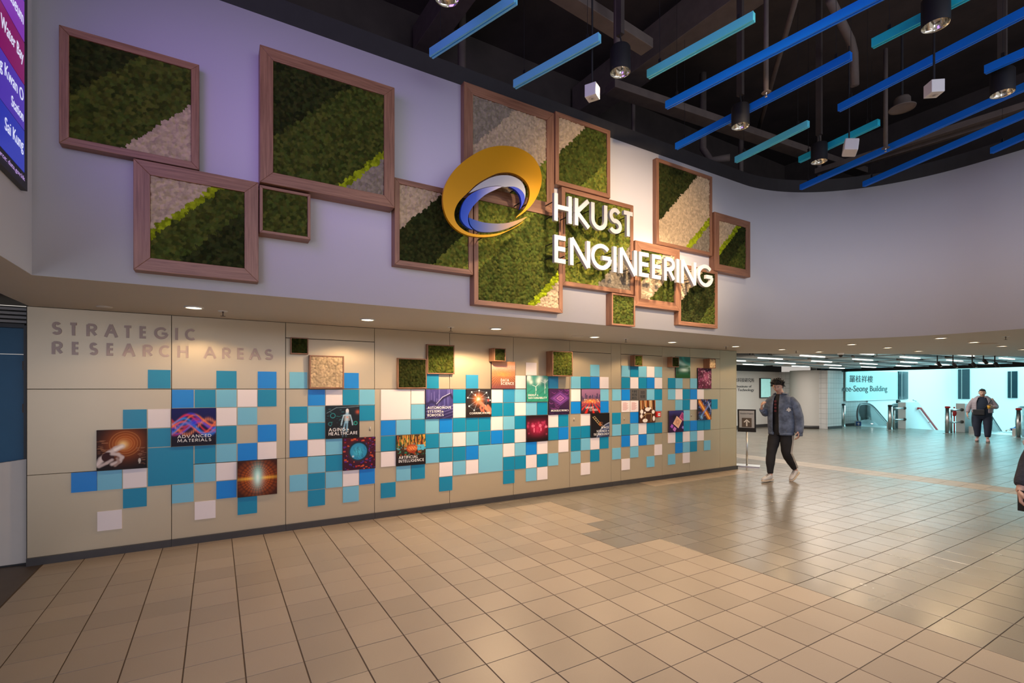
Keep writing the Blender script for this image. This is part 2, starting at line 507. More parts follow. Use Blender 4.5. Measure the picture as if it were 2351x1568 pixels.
def is_taupe(x, y):
    if x < 3.99:
        if 3.69 < x and 3.92 < y < 4.48: return True
        if 3.39 < x and 3.64 < y < 4.2: return True
        if 2.5 < x and y > 5.62 and x > 3.1: return True
        if 2.2 < x and y > 5.9: return True
        return False
    if x < 8.82:
        if y < 0.93 and x > 4.0: return False
        if y > 5.62 and x > 6.0: return False
        return True
    if x < 10.4: return True
    if x < 10.75: return False
    return True
tiles = []
i0 = math.floor((FX0 - GX0) / GPX); i1 = math.ceil((FX1 - GX0) / GPX)
j0 = math.floor((FY0 - GY0) / GPY); j1 = math.ceil((FY1 - GY0) / GPY)
for i in range(i0, i1):
    for j in range(j0, j1):
        x0 = GX0 + i * GPX; x1 = x0 + GPX; y0 = GY0 + j * GPY; y1 = y0 + GPY
        x0 = max(x0, FX0); x1 = min(x1, FX1 - .02)
        if x1 - x0 < 0.03: continue
        if x0 < 8.75 and y0 > 6.02: continue
        y1 = min(y1, 6.05) if x0 < 8.75 else y1
        if y1 - y0 < 0.02: continue
        cx, cy = (x0 + x1) / 2, (y0 + y1) / 2
        d = cx * ST + cy * CT; a = (cx * CT - cy * ST)
        if d > 0.3:
            u = CXP + FPX * a / d; v = HOR + FPX * CAMH / d
            vis = -90 < u < 2440 and v < 1640
        else: vis = False
        tiles.append((d if vis else 99 + abs(d), x0, x1, y0, y1, is_taupe(cx, cy), vis))
tiles.sort()
# nearest 296 whole tiles in view are objects of their own, the rest one mesh
gx, gy = 0.0036, 0.0024
def tile_bm(x0, x1, y0, y1, z1=0.0):
    e = 0.0012
    mb = MB()
    vs = [(x0, y0, -.004), (x1, y0, -.004), (x1, y1, -.004), (x0, y1, -.004),
          (x0, y0, z1 - e), (x1, y0, z1 - e), (x1, y1, z1 - e), (x0, y1, z1 - e),
          (x0 + e, y0 + e, z1), (x1 - e, y0 + e, z1), (x1 - e, y1 - e, z1), (x0 + e, y1 - e, z1)]
    fs = []
    for k in (0, 4):
        for q in range(4):
            fs.append((k + q, k + (q + 1) % 4, k + 4 + (q + 1) % 4, k + 4 + q))
    fs.append((8, 9, 10, 11))
    mb.add(vs, fs)
    return mb
tmesh = {}
rt = random.Random(3)
near, rest = [], []
for t in tiles:
    full = (t[2] - t[1]) > GPX - 1e-4 and (t[4] - t[3]) > GPY - 1e-4
    (near if (full and t[6] and len(near) < 296) else rest).append(t)
hw, hh = GPX / 2 - gx, GPY / 2 - gy
fr = WM['floor']
for t in near:
    key = t[5]
    if key not in tmesh:
        o = tile_bm(-hw, hw, -hh, hh).build('floor_tile', M['tile_b' if key else 'tile_a'], floor_root, local=True)
        tmesh[key] = o.data
    else:
        o = bpy.data.objects.new('floor_tile', tmesh[key]); S.collection.objects.link(o); o.parent = floor_root
    zz = rt.uniform(-0.0006, 0.0006)
    p = fr.inverted() @ Vector(((t[1] + t[2]) / 2, (t[3] + t[4]) / 2, zz))
    o.location = p
for key, nm in ((False, 'tile_a_s'), (True, 'tile_b_s')):
    mb = MB(); rv = []
    for t in rest:
        if t[5] != key: continue
        b = tile_bm(t[1] + gx, t[2] - gx, t[3] + gy, t[4] - gy, rt.uniform(-0.0006, 0.0006))
        mb.add(b.v, b.f); rv += [rt.random()] * len(b.f)
    o = mb.build('floor_tiles', M[nm], floor_root)
    tag(o, kind='stuff')
    at = o.data.attributes.new('rnd', 'FLOAT', 'FACE')
    at.data.foreach_set('value', rv)

# ------------------------------------------------------------------ soffit, upper wall, void
R0 = 2.0; AC = (6.55, 2.35)
def arcpts(r, n=28):
    return [(AC[0] + r * math.cos(PI / 2 - PI / 2 * i / n), AC[1] + r * math.sin(PI / 2 - PI / 2 * i / n)) for i in range(n + 1)]
inner = [(-1.03, -4.2), (-1.03, 4.35)] + arcpts(R0) + [(8.55, -4.2)]
ZS, ZT, ZB = 2.33, 4.55, 4.735
inner_s = [(-1.033, -4.2), (-1.033, 4.353)] + arcpts(R0 + .003) + [(8.553, -4.2)]
outl = [(-1.44, -4.2)] + inner_s + [(17.6, -4.2), (16.6, 2.9), (15.68, 3.68), (14.3, 4.1), (12.86, 4.55), (12.0, 5.0), (11.25, 5.52), (10.3, 6.0), (9.35, 6.36), (8.7, 6.6), (-1.44, 6.6)]
ceil = MB().prism([(x, y, ZS) for x, y in outl], (0, 0, 0.05)).build('ceiling', M['soffit'], fixn=True)
tag(ceil, kind='structure')
def ribbon(path, off, z0, z1):
    """vertical wall following a plan path, with thickness off to its left"""
    mb = MB(); n = len(path); P = [Vector(p) for p in path]; O = []
    for i in range(n):
        a = (P[i] - P[max(i - 1, 0)]); b = (P[min(i + 1, n - 1)] - P[i])
        if a.length < 1e-9: a = b
        if b.length < 1e-9: b = a
        a.normalize(); b.normalize()
        m = (Vector((-a.y, a.x)) + Vector((-b.y, b.x))).normalized()
        k = 1 / max(0.4, m.dot(Vector((-a.y, a.x))))
        O.append(P[i] + m * off * k)
    vs = []
    for i in range(n):
        vs += [(P[i].x, P[i].y, z0), (O[i].x, O[i].y, z0), (O[i].x, O[i].y, z1), (P[i].x, P[i].y, z1)]
    fs = []
    for i in range(n - 1):
        k = 4 * i
        for q in range(4): fs.append((k + q, k + (q + 1) % 4, k + 4 + (q + 1) % 4, k + 4 + q))
    fs += [(0, 1, 2, 3), (4 * n - 1, 4 * n - 2, 4 * n - 3, 4 * n - 4)]
    return mb.add(vs, fs)
up = ribbon([(-1.03, 4.35)] + arcpts(R0) + [(8.55, -4.2)], 0.10, ZS + .001, ZT).build('wall_upper', M['white_wall'], fixn=True)
tag(up, kind='structure')
for p in up.data.polygons: p.use_smooth = abs(p.normal.z) < .1
lw = MB().box(-1.13, -1.03, -4.2, 4.45, ZS + .001, ZT).build('wall_left', M['white_wall'])
tag(lw, kind='structure')
rim = ribbon([(-1.03, -4.2), (-1.03, 4.35)] + arcpts(R0) + [(8.55, -4.2)], 0.12, ZT, ZB).build('trim_1', M['band'], fixn=True)
tag(rim, kind='structure')
vc = MB()
vc.box(-3.0, 10.4, -4.4, 6.6, 6.3, 6.4)
vc.box(-3.0, 10.4, 5.9, 6.6, 2.4, 6.3)
vc.box(-3.0, -2.9, -4.4, 6.6, 2.4, 6.3)
vc.box(10.3, 10.4, -4.4, 6.6, 2.4, 6.3)
vo = vc.build('ceiling', M['void'])
tag(vo, kind='structure')

# ------------------------------------------------------------------ void services
def top(o, label, cat, group=None):
    return tag(o, label, cat, group)
def beam(name, p, q, w, hgt, label, cat='beam', m='beam'):
    o = MB().obox(p, q, w, hgt).build(name, M[m]); bevel(o, .006)
    return tag(o, label, cat)
beam('ceiling_beam', (4.75, 5.85, 5.9), (5.0, -3.5, 5.9), 0.34, 0.42, 'deep brown ceiling beam running away above the two small cyan baffles')
beam('ceiling_beam', (2.2, 5.8, 5.9), (2.6, -3.0, 5.9), 0.26, 0.30, 'dim ceiling beam high above the two pale blue baffles')
beam('cable_trunking', (4.2, 4.6, 5.35), (9.6, 4.15, 5.35), 0.20, 0.10, 'wide grey brown cable trunking crossing behind the long blue baffles', 'trunking')
beam('cable_trunking', (8.2, 4.2, 5.05), (9.0, -2.5, 5.05), 0.10, 0.08, 'thin twin cable trunking behind the round dark speaker', 'trunking')
beam('cable_trunking', (8.42, 4.2, 5.05), (9.22, -2.5, 5.05), 0.08, 0.08, 'outer rail of the twin cable trunking near the far rim of the void', 'trunking')
beam('cable_trunking', (1.5, 3.5, 5.2), (3.9, 3.7, 5.2), 0.16, 0.10, 'short grey trunking above the single hanging white cube speaker at the logo side', 'trunking')
def pipe(pts, r, label):
    o = MB().tube(pts, r, 10).build('pipe', M['beam'], smooth=True)
    return tag(o, label, 'pipe')
pipe([(3.15, 3.35, 6.25), (3.15, 3.35, 4.75), (3.13, 3.33, 4.55)], 0.035, 'dark drop pipe behind the first ceiling spotlight by the logo')
pipe([(5.35, 2.6, 5.55), (6.1, 2.75, 5.5), (6.22, 2.77, 5.4), (6.24, 2.77, 5.05)], 0.045, 'bent dark pipe looping above the longest blue baffle')
pipe([(6.1, 4.7, 6.2), (6.1, 4.7, 5.1), (6.15, 4.6, 4.9), (6.3, 4.4, 4.9)], 0.05, 'dark elbow pipe dropping above the cyan baffle pair')
pipe([(7.3, 4.9, 6.2), (7.3, 4.9, 4.76)], 0.04, 'upright dark pipe behind the pale tilted speaker')
pipe([(5.2, 5.2, 6.2), (5.2, 5.2, 4.76)], 0.03, 'thin upright dark pipe left of the cyan baffle pair')
pipe([(8.3, 4.2, 6.2), (8.3, 4.2, 4.76)], 0.035, 'upright dark pipe nearest the curved rim of the void')
pipe([(4.0, 1.9, 5.6), (7.4, 4.7, 5.6)], 0.03, 'long thin sprinkler pipe slanting across the void')
pipe([(2.5, 5.3, 6.2), (2.5, 5.3, 4.76)], 0.05, 'upright dark pipe behind the second pale blue baffle')

# ------------------------------------------------------------------ hanging baffles
BF = [(989.9, 132.8, 1184, 8, 'pb', None), (1181.6, 203, 1376.9, 96.5, 'pb', None), (1488, 180.3, 1731.5, 48.7, 'cy', None),
      (1530, 250.3, 2000, 11.5, 'bl', 1.9), (1552.7, 343.4, 1954, 137.8, 'bl', None), (2003.2, 110.6, 2220.6, 0, 'tq', 0.94),
      (1926, 256.5, 2351, 40, 'bl', 1.9), (2261.7, 170, 2351, 131, 'bl', 0.94), (1689.2, 374, 1855.9, 291.8, 'cy', None),
      (1835.7, 373.6, 2017.9, 288.6, 'tq', None), (1838.5, 436, 2317.6, 223.5, 'bl', 2.85), (1983, 429, 2351, 270.6, 'bl', 2.85),
      (2276.6, 352.9, 2351, 320, 'bl', 1.9)]
BL = ['pale blue slotted baffle, the one nearest the wall with moss frames', 'pale blue slotted baffle above the logo, second from the left',
      'bright cyan baffle left of the longest blue one', 'long royal blue baffle reaching up out of the frame, second row',
      'royal blue baffle with a sprinkler head in front of it, ends inside the frame', 'turquoise baffle next to the large bright spotlight, top right',
      'long royal blue baffle crossing above the right white cube speaker', 'short visible royal blue baffle end at the right edge near the top',
      'small cyan baffle low over the curved wall, left of its twin', 'small turquoise baffle beside the pale tilted speaker',
      'very long blue baffle crossing in front of the rightmost spotlight', 'very long blue baffle nearest the curved rim at right',
      'blue baffle end cut off by the right edge, lowest one']
BC = {'pb': rgb(120, 210, 250), 'cy': rgb(100, 220, 245), 'tq': rgb(40, 205, 235), 'bl': rgb(15, 125, 245)}
for k, c in BC.items():
    M['baf_' + k] = mat('baffle_' + k, c, 0.45, namt=0.03)
    M['baf_' + k].node_tree.nodes['Principled BSDF'].inputs['Emission Color'].default_value = c
for (b, lab) in zip(BF, BL):
    p = onZ(b[0], b[1], 4.45); q = onZ(b[2], b[3], 4.45)
    d = (q - p).normalized()
    L = b[5] or (q - p).length
    t = thing('ceiling_baffle', p, lab, 'ceiling baffle', rz=math.atan2(d.y, d.x), group='hanging blue and cyan baffles')
    h0 = 0.072
    mb = MB()
    # slotted section: two skins, a cap and a recessed slot underneath
    mb.box(0, L, -0.022, -0.006, 0.0, h0); mb.box(0, L, 0.006, 0.022, 0.0, h0); mb.box(0.001, L - .001, -0.006, 0.006, 0.012, h0)
    o = mb.build('baffle_body', M['baf_' + b[4]], t, local=True)
    for e, xx in enumerate((0.12, L - 0.12)):
        w = MB().tube([(xx, 0, h0), (xx, 0, 1.7)], 0.002, 5)
        w.box(xx - .012, xx + .012, -.004, .004, h0, h0 + .05)
        w.build('suspension_wire', M['matt_black'], t, local=True)

# ------------------------------------------------------------------ void spotlights, speakers
SPOT = [(1.37, 3.147, 0.0), (2.966, 3.12, 1.0), (4.64, 3.12, 1.0), (4.60, 1.50, 1.0), (6.17, 3.12, .6), (6.19, 1.53, .8)]
SLAB = ['black cylinder spotlight cut by the top edge, nearest the moss frames', 'black cylinder spotlight hanging between the second and third baffle',
        'black cylinder spotlight below the royal blue baffle with a sprinkler', 'black cylinder spotlight, large and bright, beside the turquoise baffle at top',
        'black cylinder spotlight low above the curved wall', 'black cylinder spotlight near the right edge, overlapping a long blue baffle']
def spotlight(x, y, z, lab):
    t = thing('spotlight', (x, y, z), lab, 'spotlight', group='round spotlights in the dark void')
    b = MB().lathe((0, 0, 0), [(0.084, 0.0), (0.087, 0.0), (0.087, 0.20), (0.078, 0.215), (0.0, 0.215)], 28, caps=False).build('housing', M['matt_black'], t, smooth=True, local=True)
    b.modifiers.new('es', 'EDGE_SPLIT').split_angle = 0.6
    prof = [(0.084, 0.0), (0.080, 0.004), (0.076, 0.02), (0.066, 0.045), (0.050, 0.07), (0.034, 0.085)]
    r = MB().lathe((0, 0, 0), prof, 28, caps=False)
    ro = bpy.data.objects
    rr = r.build('reflector', M['chrome'], t, smooth=True, local=True)
    for pl in rr.data.polygons:
        pass
    MB().lathe((0, 0, 0.08), [(0.0, 0.0), (0.036, 0.0), (0.036, 0.006), (0.0, 0.006)], 20).build('lamp_lens', M['lens_cool'], t, local=True)
    MB().tube([(0, 0, 0.21), (0.012, 0, 0.27), (-0.008, 0, 0.33), (0, 0, 0.42), (0, 0, 1.9)], 0.006, 6).build('cable', M['matt_black'], t, smooth=True, local=True)
    MB().box(-.02, .02, -.03, .03, .32, 1.95).build('drop_rod', M['void'], t, local=True)
    return t
for (x, y, pw), lab in zip(SPOT, SLAB):
    spotlight(x, y, 4.3, lab)
VL = [(2.966, 3.12, 250, 1.8), (4.64, 3.12, 430, 1.8), (4.60, 1.50, 60, 1.3), (6.17, 3.12, 50, 1.7), (6.19, 1.53, 60, 1.3), (1.37, 3.147, 22, 1.6), (1.4, -0.1, 45, 1.4), (3.0, -0.1, 60, 1.4), (3.0, 1.5, 75, 1.4), (1.4, 1.5, 55, 1.4), (0, 1.5, 30, 1.4)]
for (x, y, pw, an) in VL:
    lamp_obj('void_lamp', 'SPOT', (x, y, 4.285), pw, (1.0, 0.80, 0.58), (x, y + (0.35 if y > 3 else 0), 2.3), spot_size=an, spot_blend=0.75, shadow_soft_size=0.08)
lamp_obj('void_lamp', 'SPOT', (3.6, 0.2, 4.25), 1000, (1.0, 0.72, 0.44), (4.2, 4.35, 2.85), spot_size=1.0, spot_blend=1.0, shadow_soft_size=0.12)

def cube_speaker(x, y, z, rz, lab, s=0.10):
    t = thing('cube_speaker', (x, y, z), lab, 'speaker', rz=rz)
    o = MB().box(-s / 2, s / 2, -s / 2, s / 2, 0, s * 1.05).build('cabinet', M['white_plastic'], t, local=True); bevel(o, .004)
    MB().lathe((0, 0, -0.003), [(0.0, 0.0), (0.026, 0.0), (0.032, 0.003), (0.0, .0031)], 20).build('speaker_cone', M['offwhite'], t, local=True)
    MB().lathe((0, 0, -0.004), [(0.0, 0.0), (0.012, 0.0), (0.012, 0.001)], 14).build('dust_cap', M['grey_slat'], t, local=True)
    MB().tube([(0, 0, s), (0.0, 0, s + .9)], 0.008, 6).build('hanger', M['matt_black'], t, local=True)
    return t
cube_speaker(2.74, 3.22, 4.06, 0.5, 'small white cube speaker hanging over the logo wall')
cube_speaker(5.15, 1.69, 4.05, 0.9, 'small white cube speaker hanging at right between long blue baffles')
t = thing('cabinet_speaker', (5.98, 2.71, 4.17), 'pale grey tilted speaker with round grille near the turquoise baffle', 'speaker', rz=0.55)
o = MB().prism([(-.10, -.07, 0), (.10, -.07, 0), (.085, -.085, .13), (-.085, -.085, .13)], (0, .13, .03)).build('cabinet', M['white_plastic'], t, local=True, fixn=True); bevel(o, .012, 3)
o = MB().lathe((0.0, 0, 0), [(0, 0), (.045, 0), (.05, .006), (0, .0065)], 20).build('grille', M['grey_slat'], t, local=True); o.rotation_euler = (PI / 2 + .2, 0, 0); o.location = (0.015, -.076, .065)
MB().tube([(0, 0, .14), (0, 0, 1.2)], .008, 6).build('bracket', M['matt_black'], t, local=True)
t = thing('round_speaker', (6.11, 2.27, 4.5), 'dark bell-shaped round ceiling speaker, unlit, right part of the void', 'speaker')
MB().lathe((0, 0, 0), [(0, .01), (.10, .01), (.115, 0), (.118, .012), (.075, .03), (.072, .10), (.06, .12), (0, .12)], 24).build('bell', M['beam'], t, smooth=True, local=True)
MB().tube([(0, 0, .12), (0, 0, .9)], .012, 8).build('stem', M['matt_black'], t, local=True)
def void_sprinkler(x, y, z, lab):
    t = thing('sprinkler', (x, y, z), lab, 'sprinkler')
    MB().lathe((0, 0, 0), [(0, 0), (.012, 0), (.012, .006), (.004, .008), (.006, .03), (.009, .032), (.009, .045), (0, .045)], 12).build('sprinkler_head', M['chrome'], t, smooth=True, local=True)
    MB().lathe((0, 0, .04), [(0, 0), (.040, 0), (.042, .003), (0, .006)], 20).build('heat_plate', M['beam'], t, smooth=True, local=True)
    MB().tube([(0, 0, .045), (0, 0, 1.2)], .022, 10).build('drop_pipe', M['beam'], t, smooth=True, local=True)
void_sprinkler(4.44, 2.72, 4.34, 'sprinkler head on a dark drop pipe in front of a royal blue baffle')
void_sprinkler(6.70, 2.65, 4.36, 'sprinkler head on a dark drop pipe beside the pale tilted speaker')

# ------------------------------------------------------------------ back wall with cladding panels
WY = 6.0
wb = MB().box(-1.46, 8.79, WY + .012, 6.3, 0, ZS).build('wall_back', M['gap'])
tag(wb, kind='structure')
SEAM = [-1.455, -.388, .662, 1.655, 2.652, 3.642, 4.655, 5.505, 5.716, 6.695, 7.42, 8.285, 8.785]
DOORC = {2, 6, 8, 10}
for i in range(len(SEAM) - 1):
    x0, x1 = SEAM[i] + .0025, SEAM[i + 1] - .0025
    rows = [(.07, .809), (.813, 1.582), (1.587, ZS - .004)]
    if i in DOORC: rows = [(.07, .809), (.813, 1.582), (1.587, 2.155), (2.162, ZS - .004)]
    if i == 10: rows = rows
    for (a, b) in rows:
        o = MB().box(x0, x1, WY, WY + .014, a, b).build('panel', M['panel'], wb); bevel(o, .0012, 1)
o = MB().box(8.785, 8.80, WY, 6.3, 0.0, ZS).build('panel', M['panel'], wb)
sk = MB()
for i in range(len(SEAM) - 1):
    sk.box(SEAM[i] + .001, SEAM[i + 1] - .001, WY - .022, WY + .01, 0, .07)
sk.box(8.79, 8.815, WY - .022, 6.3, 0, .07)
tag(sk.build('baseboard_back', M['skirt']), kind='structure')

PITCH = .1925
def rtop(k):
    return 1.578 - PITCH * (k - 1) if k > 0 else 1.776 + PITCH * (-k - 1)
COL = {}
def cols(pref, xs):
    for n, x in enumerate(xs): COL[pref + str(n)] = x
cols('a', [-1.152, -.965, -.773, -.579]); cols('b', [-.384, -.192, -.001, .194, .385])
cols('c', [.703, .895, 1.088, 1.280, 1.472])
cols('d', [1.732, 1.925, 2.118, 2.310, 2.503, 2.697, 2.889, 3.081, 3.275, 3.471, 3.663, 3.852, 4.048, 4.247, 4.439])
cols('e', [4.677, 4.870, 5.063, 5.258]); cols('f', [5.525]); cols('g', [5.729, 5.925, 6.117, 6.310, 6.500])
cols('h', [6.839, 7.029, 7.225, 7.424, 7.616, 7.810, 8.02])
TM = {'B': mat('tile_laminate_strong_blue', rgb(0, 128, 215), .35, namt=.02), 'T': mat('tile_laminate_teal', rgb(0, 132, 172), .35, namt=.02),
      'L': mat('tile_laminate_pale_teal', rgb(115, 185, 212), .35, namt=.02), 'W': mat('tile_laminate_white', rgb(232, 220, 220), .35, namt=.02),
      'M': mat('tile_laminate_mid_blue', rgb(45, 140, 185), .35, namt=.02)}
TILES = '''-1 a3T b2T b4B c0L c3B d3T d6M d10W d13M e0L e1T e2B e3W g0T g1W g2T g3B g4W h0T h1L h3L
-2 d11W e2L g0L g1T g2L g3W g4L
1 b0B b1T b2L b3W b4T c1B c2W c3T c4L d2W d5T d8W d9M d10L e0W e3L f0L g0B g3L g4T h0L h1W h2T h3B h4W
2 a2T a3W b2W b3L c0T c1L c4T d2L d5W d8T d9T d10W d11L d12T e0B e3B g4L h1L h2T h3W h6T
3 a3T b2T b4B c0W c1T d0B d1L d2T d3L d4B d5T d6T d7T d8W d9L d10T d13W d14T e1W f0T g1B h2L
4 b1T b2L b3B b4W c0B c1W c2L d0T d3T d4L d5W d6L d7T d8B d9T d10W d13T d14B e0T e1T f0L g0T g1L g2W g3T g4T h2T h3B h4T h5T
5 a0B a1L a2W b1L b2W c1L c2T d0W d3L d4T d5T d6B d9W d10L d11B d12W d14W e0T e1L e2W e3T g0B g1W g2B g3L h0W h1T h2W h3L h4W
6 a2T b0L b2B c0L c1T c2L c3W c4B d1L d2T d4W d5L d6W d9T d10T d11W d12T d13L e0L e2T f0L g1L g4W h1B h2L h3T h5L
7 a1W b1W b3T c1T c3L d0T d4T d9T d11L d12W e1W g0W g3L h0L h2W'''
TW = .184
shared = {}
wbi = WM['wall_back'].inverted()
def wall_tile(x, ztop, key, w=TW, hgt=TW):
    k = (key, round(w, 3))
    c = Vector((x + w / 2, WY, ztop - hgt / 2))
    if k not in shared:
        o = MB().box(-w / 2, w / 2, -.009, 0, -hgt / 2, hgt / 2).build('tile', TM[key], wb, local=True)
        shared[k] = o.data
    else:
        o = bpy.data.objects.new('tile', shared[k]); S.collection.objects.link(o); o.parent = wb
    o.location = wbi @ c
for line in TILES.split('\n'):
    pr = line.split(); k = int(pr[0])
    for e in pr[1:]:
        wall_tile(COL[e[:-1]], rtop(k), e[-1])
BW = TW + PITCH
wall_tile(COL['a3'], rtop(4), 'T', .372 + .004, BW)
wall_tile(COL['d0'], rtop(1), 'W', BW, BW)
wall_tile(COL['d7'], rtop(5), 'L', BW, BW)
# door pulls let into the cladding
for x, z, nn in ((1.60, 1.10, 0), (4.735, 1.11, 1), (5.79, 1.09, 2), (7.46, 1.10, 3)):
    o = MB().tube([(x, WY - .003, z - .025), (x, WY - .003, z + .025)], .008, 10).build('recessed_pull', M['steel'], wb, smooth=True)

# ------------------------------------------------------------------ moss frames
WOODX = mat_wood('walnut_veneer_horizontal', 0, (0.19, 0.080, 0.040, 1), (0.36, 0.175, 0.095, 1))
WOODZ = mat_wood('walnut_veneer_vertical', 2, (0.19, 0.080, 0.040, 1), (0.36, 0.175, 0.095, 1))
rs = np.random.RandomState(5)
MOSSC = {'D': (0.030, 0.036, 0.008), 'G': (0.068, 0.082, 0.013), 'V': (0.155, 0.172, 0.024), 'Y': (0.30, 0.36, 0.010),
         'C': (0.56, 0.42, 0.26), 'R': (0.29, 0.24, 0.17)}
MOSSN = {'D': ('moss_band', 'dark green moss'), 'G': ('moss_band', 'mid green moss'), 'V': ('moss_band', 'light green moss'),
         'Y': ('moss_band', 'lime yellow moss'), 'C': ('moss_band', 'cream coloured moss'), 'R': ('moss_band', 'grey brown moss')}
MOSS = mat_attr('preserved_moss', 'Col', 0.95, bump=0.9, bscale=420.0, spec=0.1)
def moss_field(parent, x0, x1, z0, z1, y, lines, codes, lump=.024, pitch=.0062):
    """lumpy reindeer moss; lines: (slope, px, pz) boundaries, codes from top left to bottom right"""
    nx = max(4, int((x1 - x0) / pitch)); nz = max(4, int((z1 - z0) / pitch))
    xs = np.linspace(x0, x1, nx + 1); zs = np.linspace(z0, z1, nz + 1)
    X, Z = np.meshgrid(xs, zs)
    cx0, cz0 = x0 - 2 * lump, z0 - 2 * lump
    ni = int((x1 - x0) / lump) + 5; nj = int((z1 - z0) / lump) + 5
    sx = cx0 + (np.arange(ni)[None, :] + rs.rand(nj, ni)) * lump
    sz = cz0 + (np.arange(nj)[:, None] + rs.rand(nj, ni)) * lump
    amp = rs.rand(nj, ni); tone = rs.rand(nj, ni)
    cls = np.zeros((nj, ni), int)
    for (m, px, pz) in lines:
        cls += ((sz - pz) < m * (sx - px)).astype(int)
    I = ((X - cx0) / lump).astype(int); J = ((Z - cz0) / lump).astype(int)
    best = np.full(X.shape, 9.0); A = np.zeros(X.shape); T = np.zeros(X.shape); K = np.zeros(X.shape, int)
    for di in (-1, 0, 1):
        for dj in (-1, 0, 1):
            ii = np.clip(I + di, 0, ni - 1); jj = np.clip(J + dj, 0, nj - 1)
            d = np.hypot(sx[jj, ii] - X, sz[jj, ii] - Z) / lump
            b = d < best
            best = np.where(b, d, best); A = np.where(b, amp[jj, ii], A); T = np.where(b, tone[jj, ii], T); K = np.where(b, cls[jj, ii], K)
    H = np.sqrt(np.clip(1 - (best / .95) ** 2, 0, 1)) * (.55 + .45 * A) * lump * 1.15 + rs.rand(*X.shape) * .0032
    big = np.sin(X * 23 + 1.3) * np.sin(Z * 19 + X * 7) * .004
    H = H + big + .006
    XX = X + (rs.rand(*X.shape) - .5) * .002; ZZ = Z + (rs.rand(*X.shape) - .5) * .002
    inv = WM[parent.name].inverted()
    V = np.stack([XX, y + .010 - H, ZZ], -1).reshape(-1, 3)
    off = np.array(inv.translation)
    V = V + off
    idx = np.arange((nx + 1) * (nz + 1)).reshape(nz + 1, nx + 1)
    Q = np.stack([idx[:-1, :-1], idx[:-1, 1:], idx[1:, 1:], idx[1:, :-1]], -1).reshape(-1, 4)
    KQ = K[:-1, :-1].reshape(-1)
    Tf = T.reshape(-1)
    for ci, code in enumerate(codes):
        q = Q[KQ == ci]
        if not len(q): continue
        used, inv_i = np.unique(q, return_inverse=True)
        vv = V[used]; ff = inv_i.reshape(-1, 4)
        me = bpy.data.meshes.new('moss_band')
        me.from_pydata(vv.tolist(), [], ff.tolist())
        me.materials.append(MOSS)
        base = np.array(MOSSC[code])
        tv = Tf[used]
        colr = np.ones((len(used), 4))
        var = .95 if code in 'DGVY' else .42
        colr[:, :3] = base[None, :] * (1 + var * (tv[:, None] - .5))
        if code in 'DGV': colr[:, 0] *= (0.75 + .5 * rs.rand(len(used)) * 0.3 + .35 * ((tv * 7) % 1))
        at = me.color_attributes.new('Col', 'FLOAT_COLOR', 'POINT')
        at.data.foreach_set('color', colr.reshape(-1))
        me.polygons.foreach_set('use_smooth', [True] * len(me.polygons))
        nm, lab = MOSSN[code]
        o = bpy.data.objects.new(nm, me); S.collection.objects.link(o); o.parent = parent
        if len(codes) > 1: o['label'] = lab

def moss_frame(name, label, x0, z0, size, bw, yf, yw, lines, codes, rec=.022, cat='moss art', group=None):
    x1, z1 = x0 + size, z0 + size
    t = thing(name, ((x0 + x1) / 2, yw, z0), label, cat, group=group)
    def rail(p, q, m, nm):
        # mitred rail: outer edge p->q on the outside rectangle, inner edge pulled in by bw
        cx, cz = (x0 + x1) / 2, (z0 + z1) / 2
        def ins(a): return (a[0] + (bw if a[0] < cx else -bw), a[1] + (bw if a[1] < cz else -bw))
        pi, qi = ins(p), ins(q)
        mb = MB().prism([(p[0], yf, p[1]), (q[0], yf, q[1]), (qi[0], yf, qi[1]), (pi[0], yf, pi[1])], (0, yw - .001 - yf, 0))
        o = mb.build(nm, m, t, fixn=True)
        return bevel(o, min(.003, bw * .12), 2)
    e = .0006
    rail((x0, z0), (x1, z0), WOODX, 'rail'); rail((x1, z1), (x0, z1), WOODX, 'rail')
    rail((x0, z1), (x0, z0), WOODZ, 'stile'); rail((x1, z0), (x1, z1), WOODZ, 'stile')
    MB().box(x0 + bw * .5, x1 - bw * .5, yf + rec + .012, yf + rec + .018, z0 + bw * .5, z1 - bw * .5).build('backing_board', M['gap'], t)
    moss_field(t, x0 + bw + .001, x1 - bw - .001, z0 + bw + .001, z1 - bw - .001, yf + rec + .006, lines, codes)
    return t
def ln(x, z, m=1.0): return (m, x, z)
FW = 4.35
moss_frame('moss_picture', 'wood framed moss square at far left, dark and mid green with a cream corner', -.882, 3.196, .773, .05, 4.27, FW, [ln(-.658, 3.707), ln(-.362, 3.456)], 'DGC')
moss_frame('moss_picture', 'thick framed moss square under the leftmost one, cream, lime and green bands', -.492, 2.411, .770, .095, 4.248, FW, [ln(-.212, 2.901), ln(-.18, 2.864), ln(-.018, 2.735)], 'CYGD')
moss_frame('moss_picture', 'small thin framed plain green moss square under the second large frame', .284, 2.79, .366, .022, 4.225, FW, [], 'G')
moss_frame('moss_picture', 'large moss square left of the gold logo, dark over mid green, grey corner', .284, 3.172, 1.052, .093, 4.205, FW, [ln(.665, 3.83), ln(1.056, 3.469), ln(1.092, 3.434)], 'DGYR')
moss_frame('moss_picture', 'moss square half behind the left side of the gold logo, cream corner at top left', 1.351, 2.688, .774, .047, 4.252, FW, [ln(1.609, 3.218), ln(1.878, 2.911)], 'CDV')
moss_frame('moss_picture', 'large low moss square under the gold logo, light green with lime stripe and cream corner', 2.135, 2.405, 1.070, .048, 4.250, FW, [ln(2.526, 3.084), ln(2.968, 2.66), ln(3.015, 2.61)], 'VGYC')
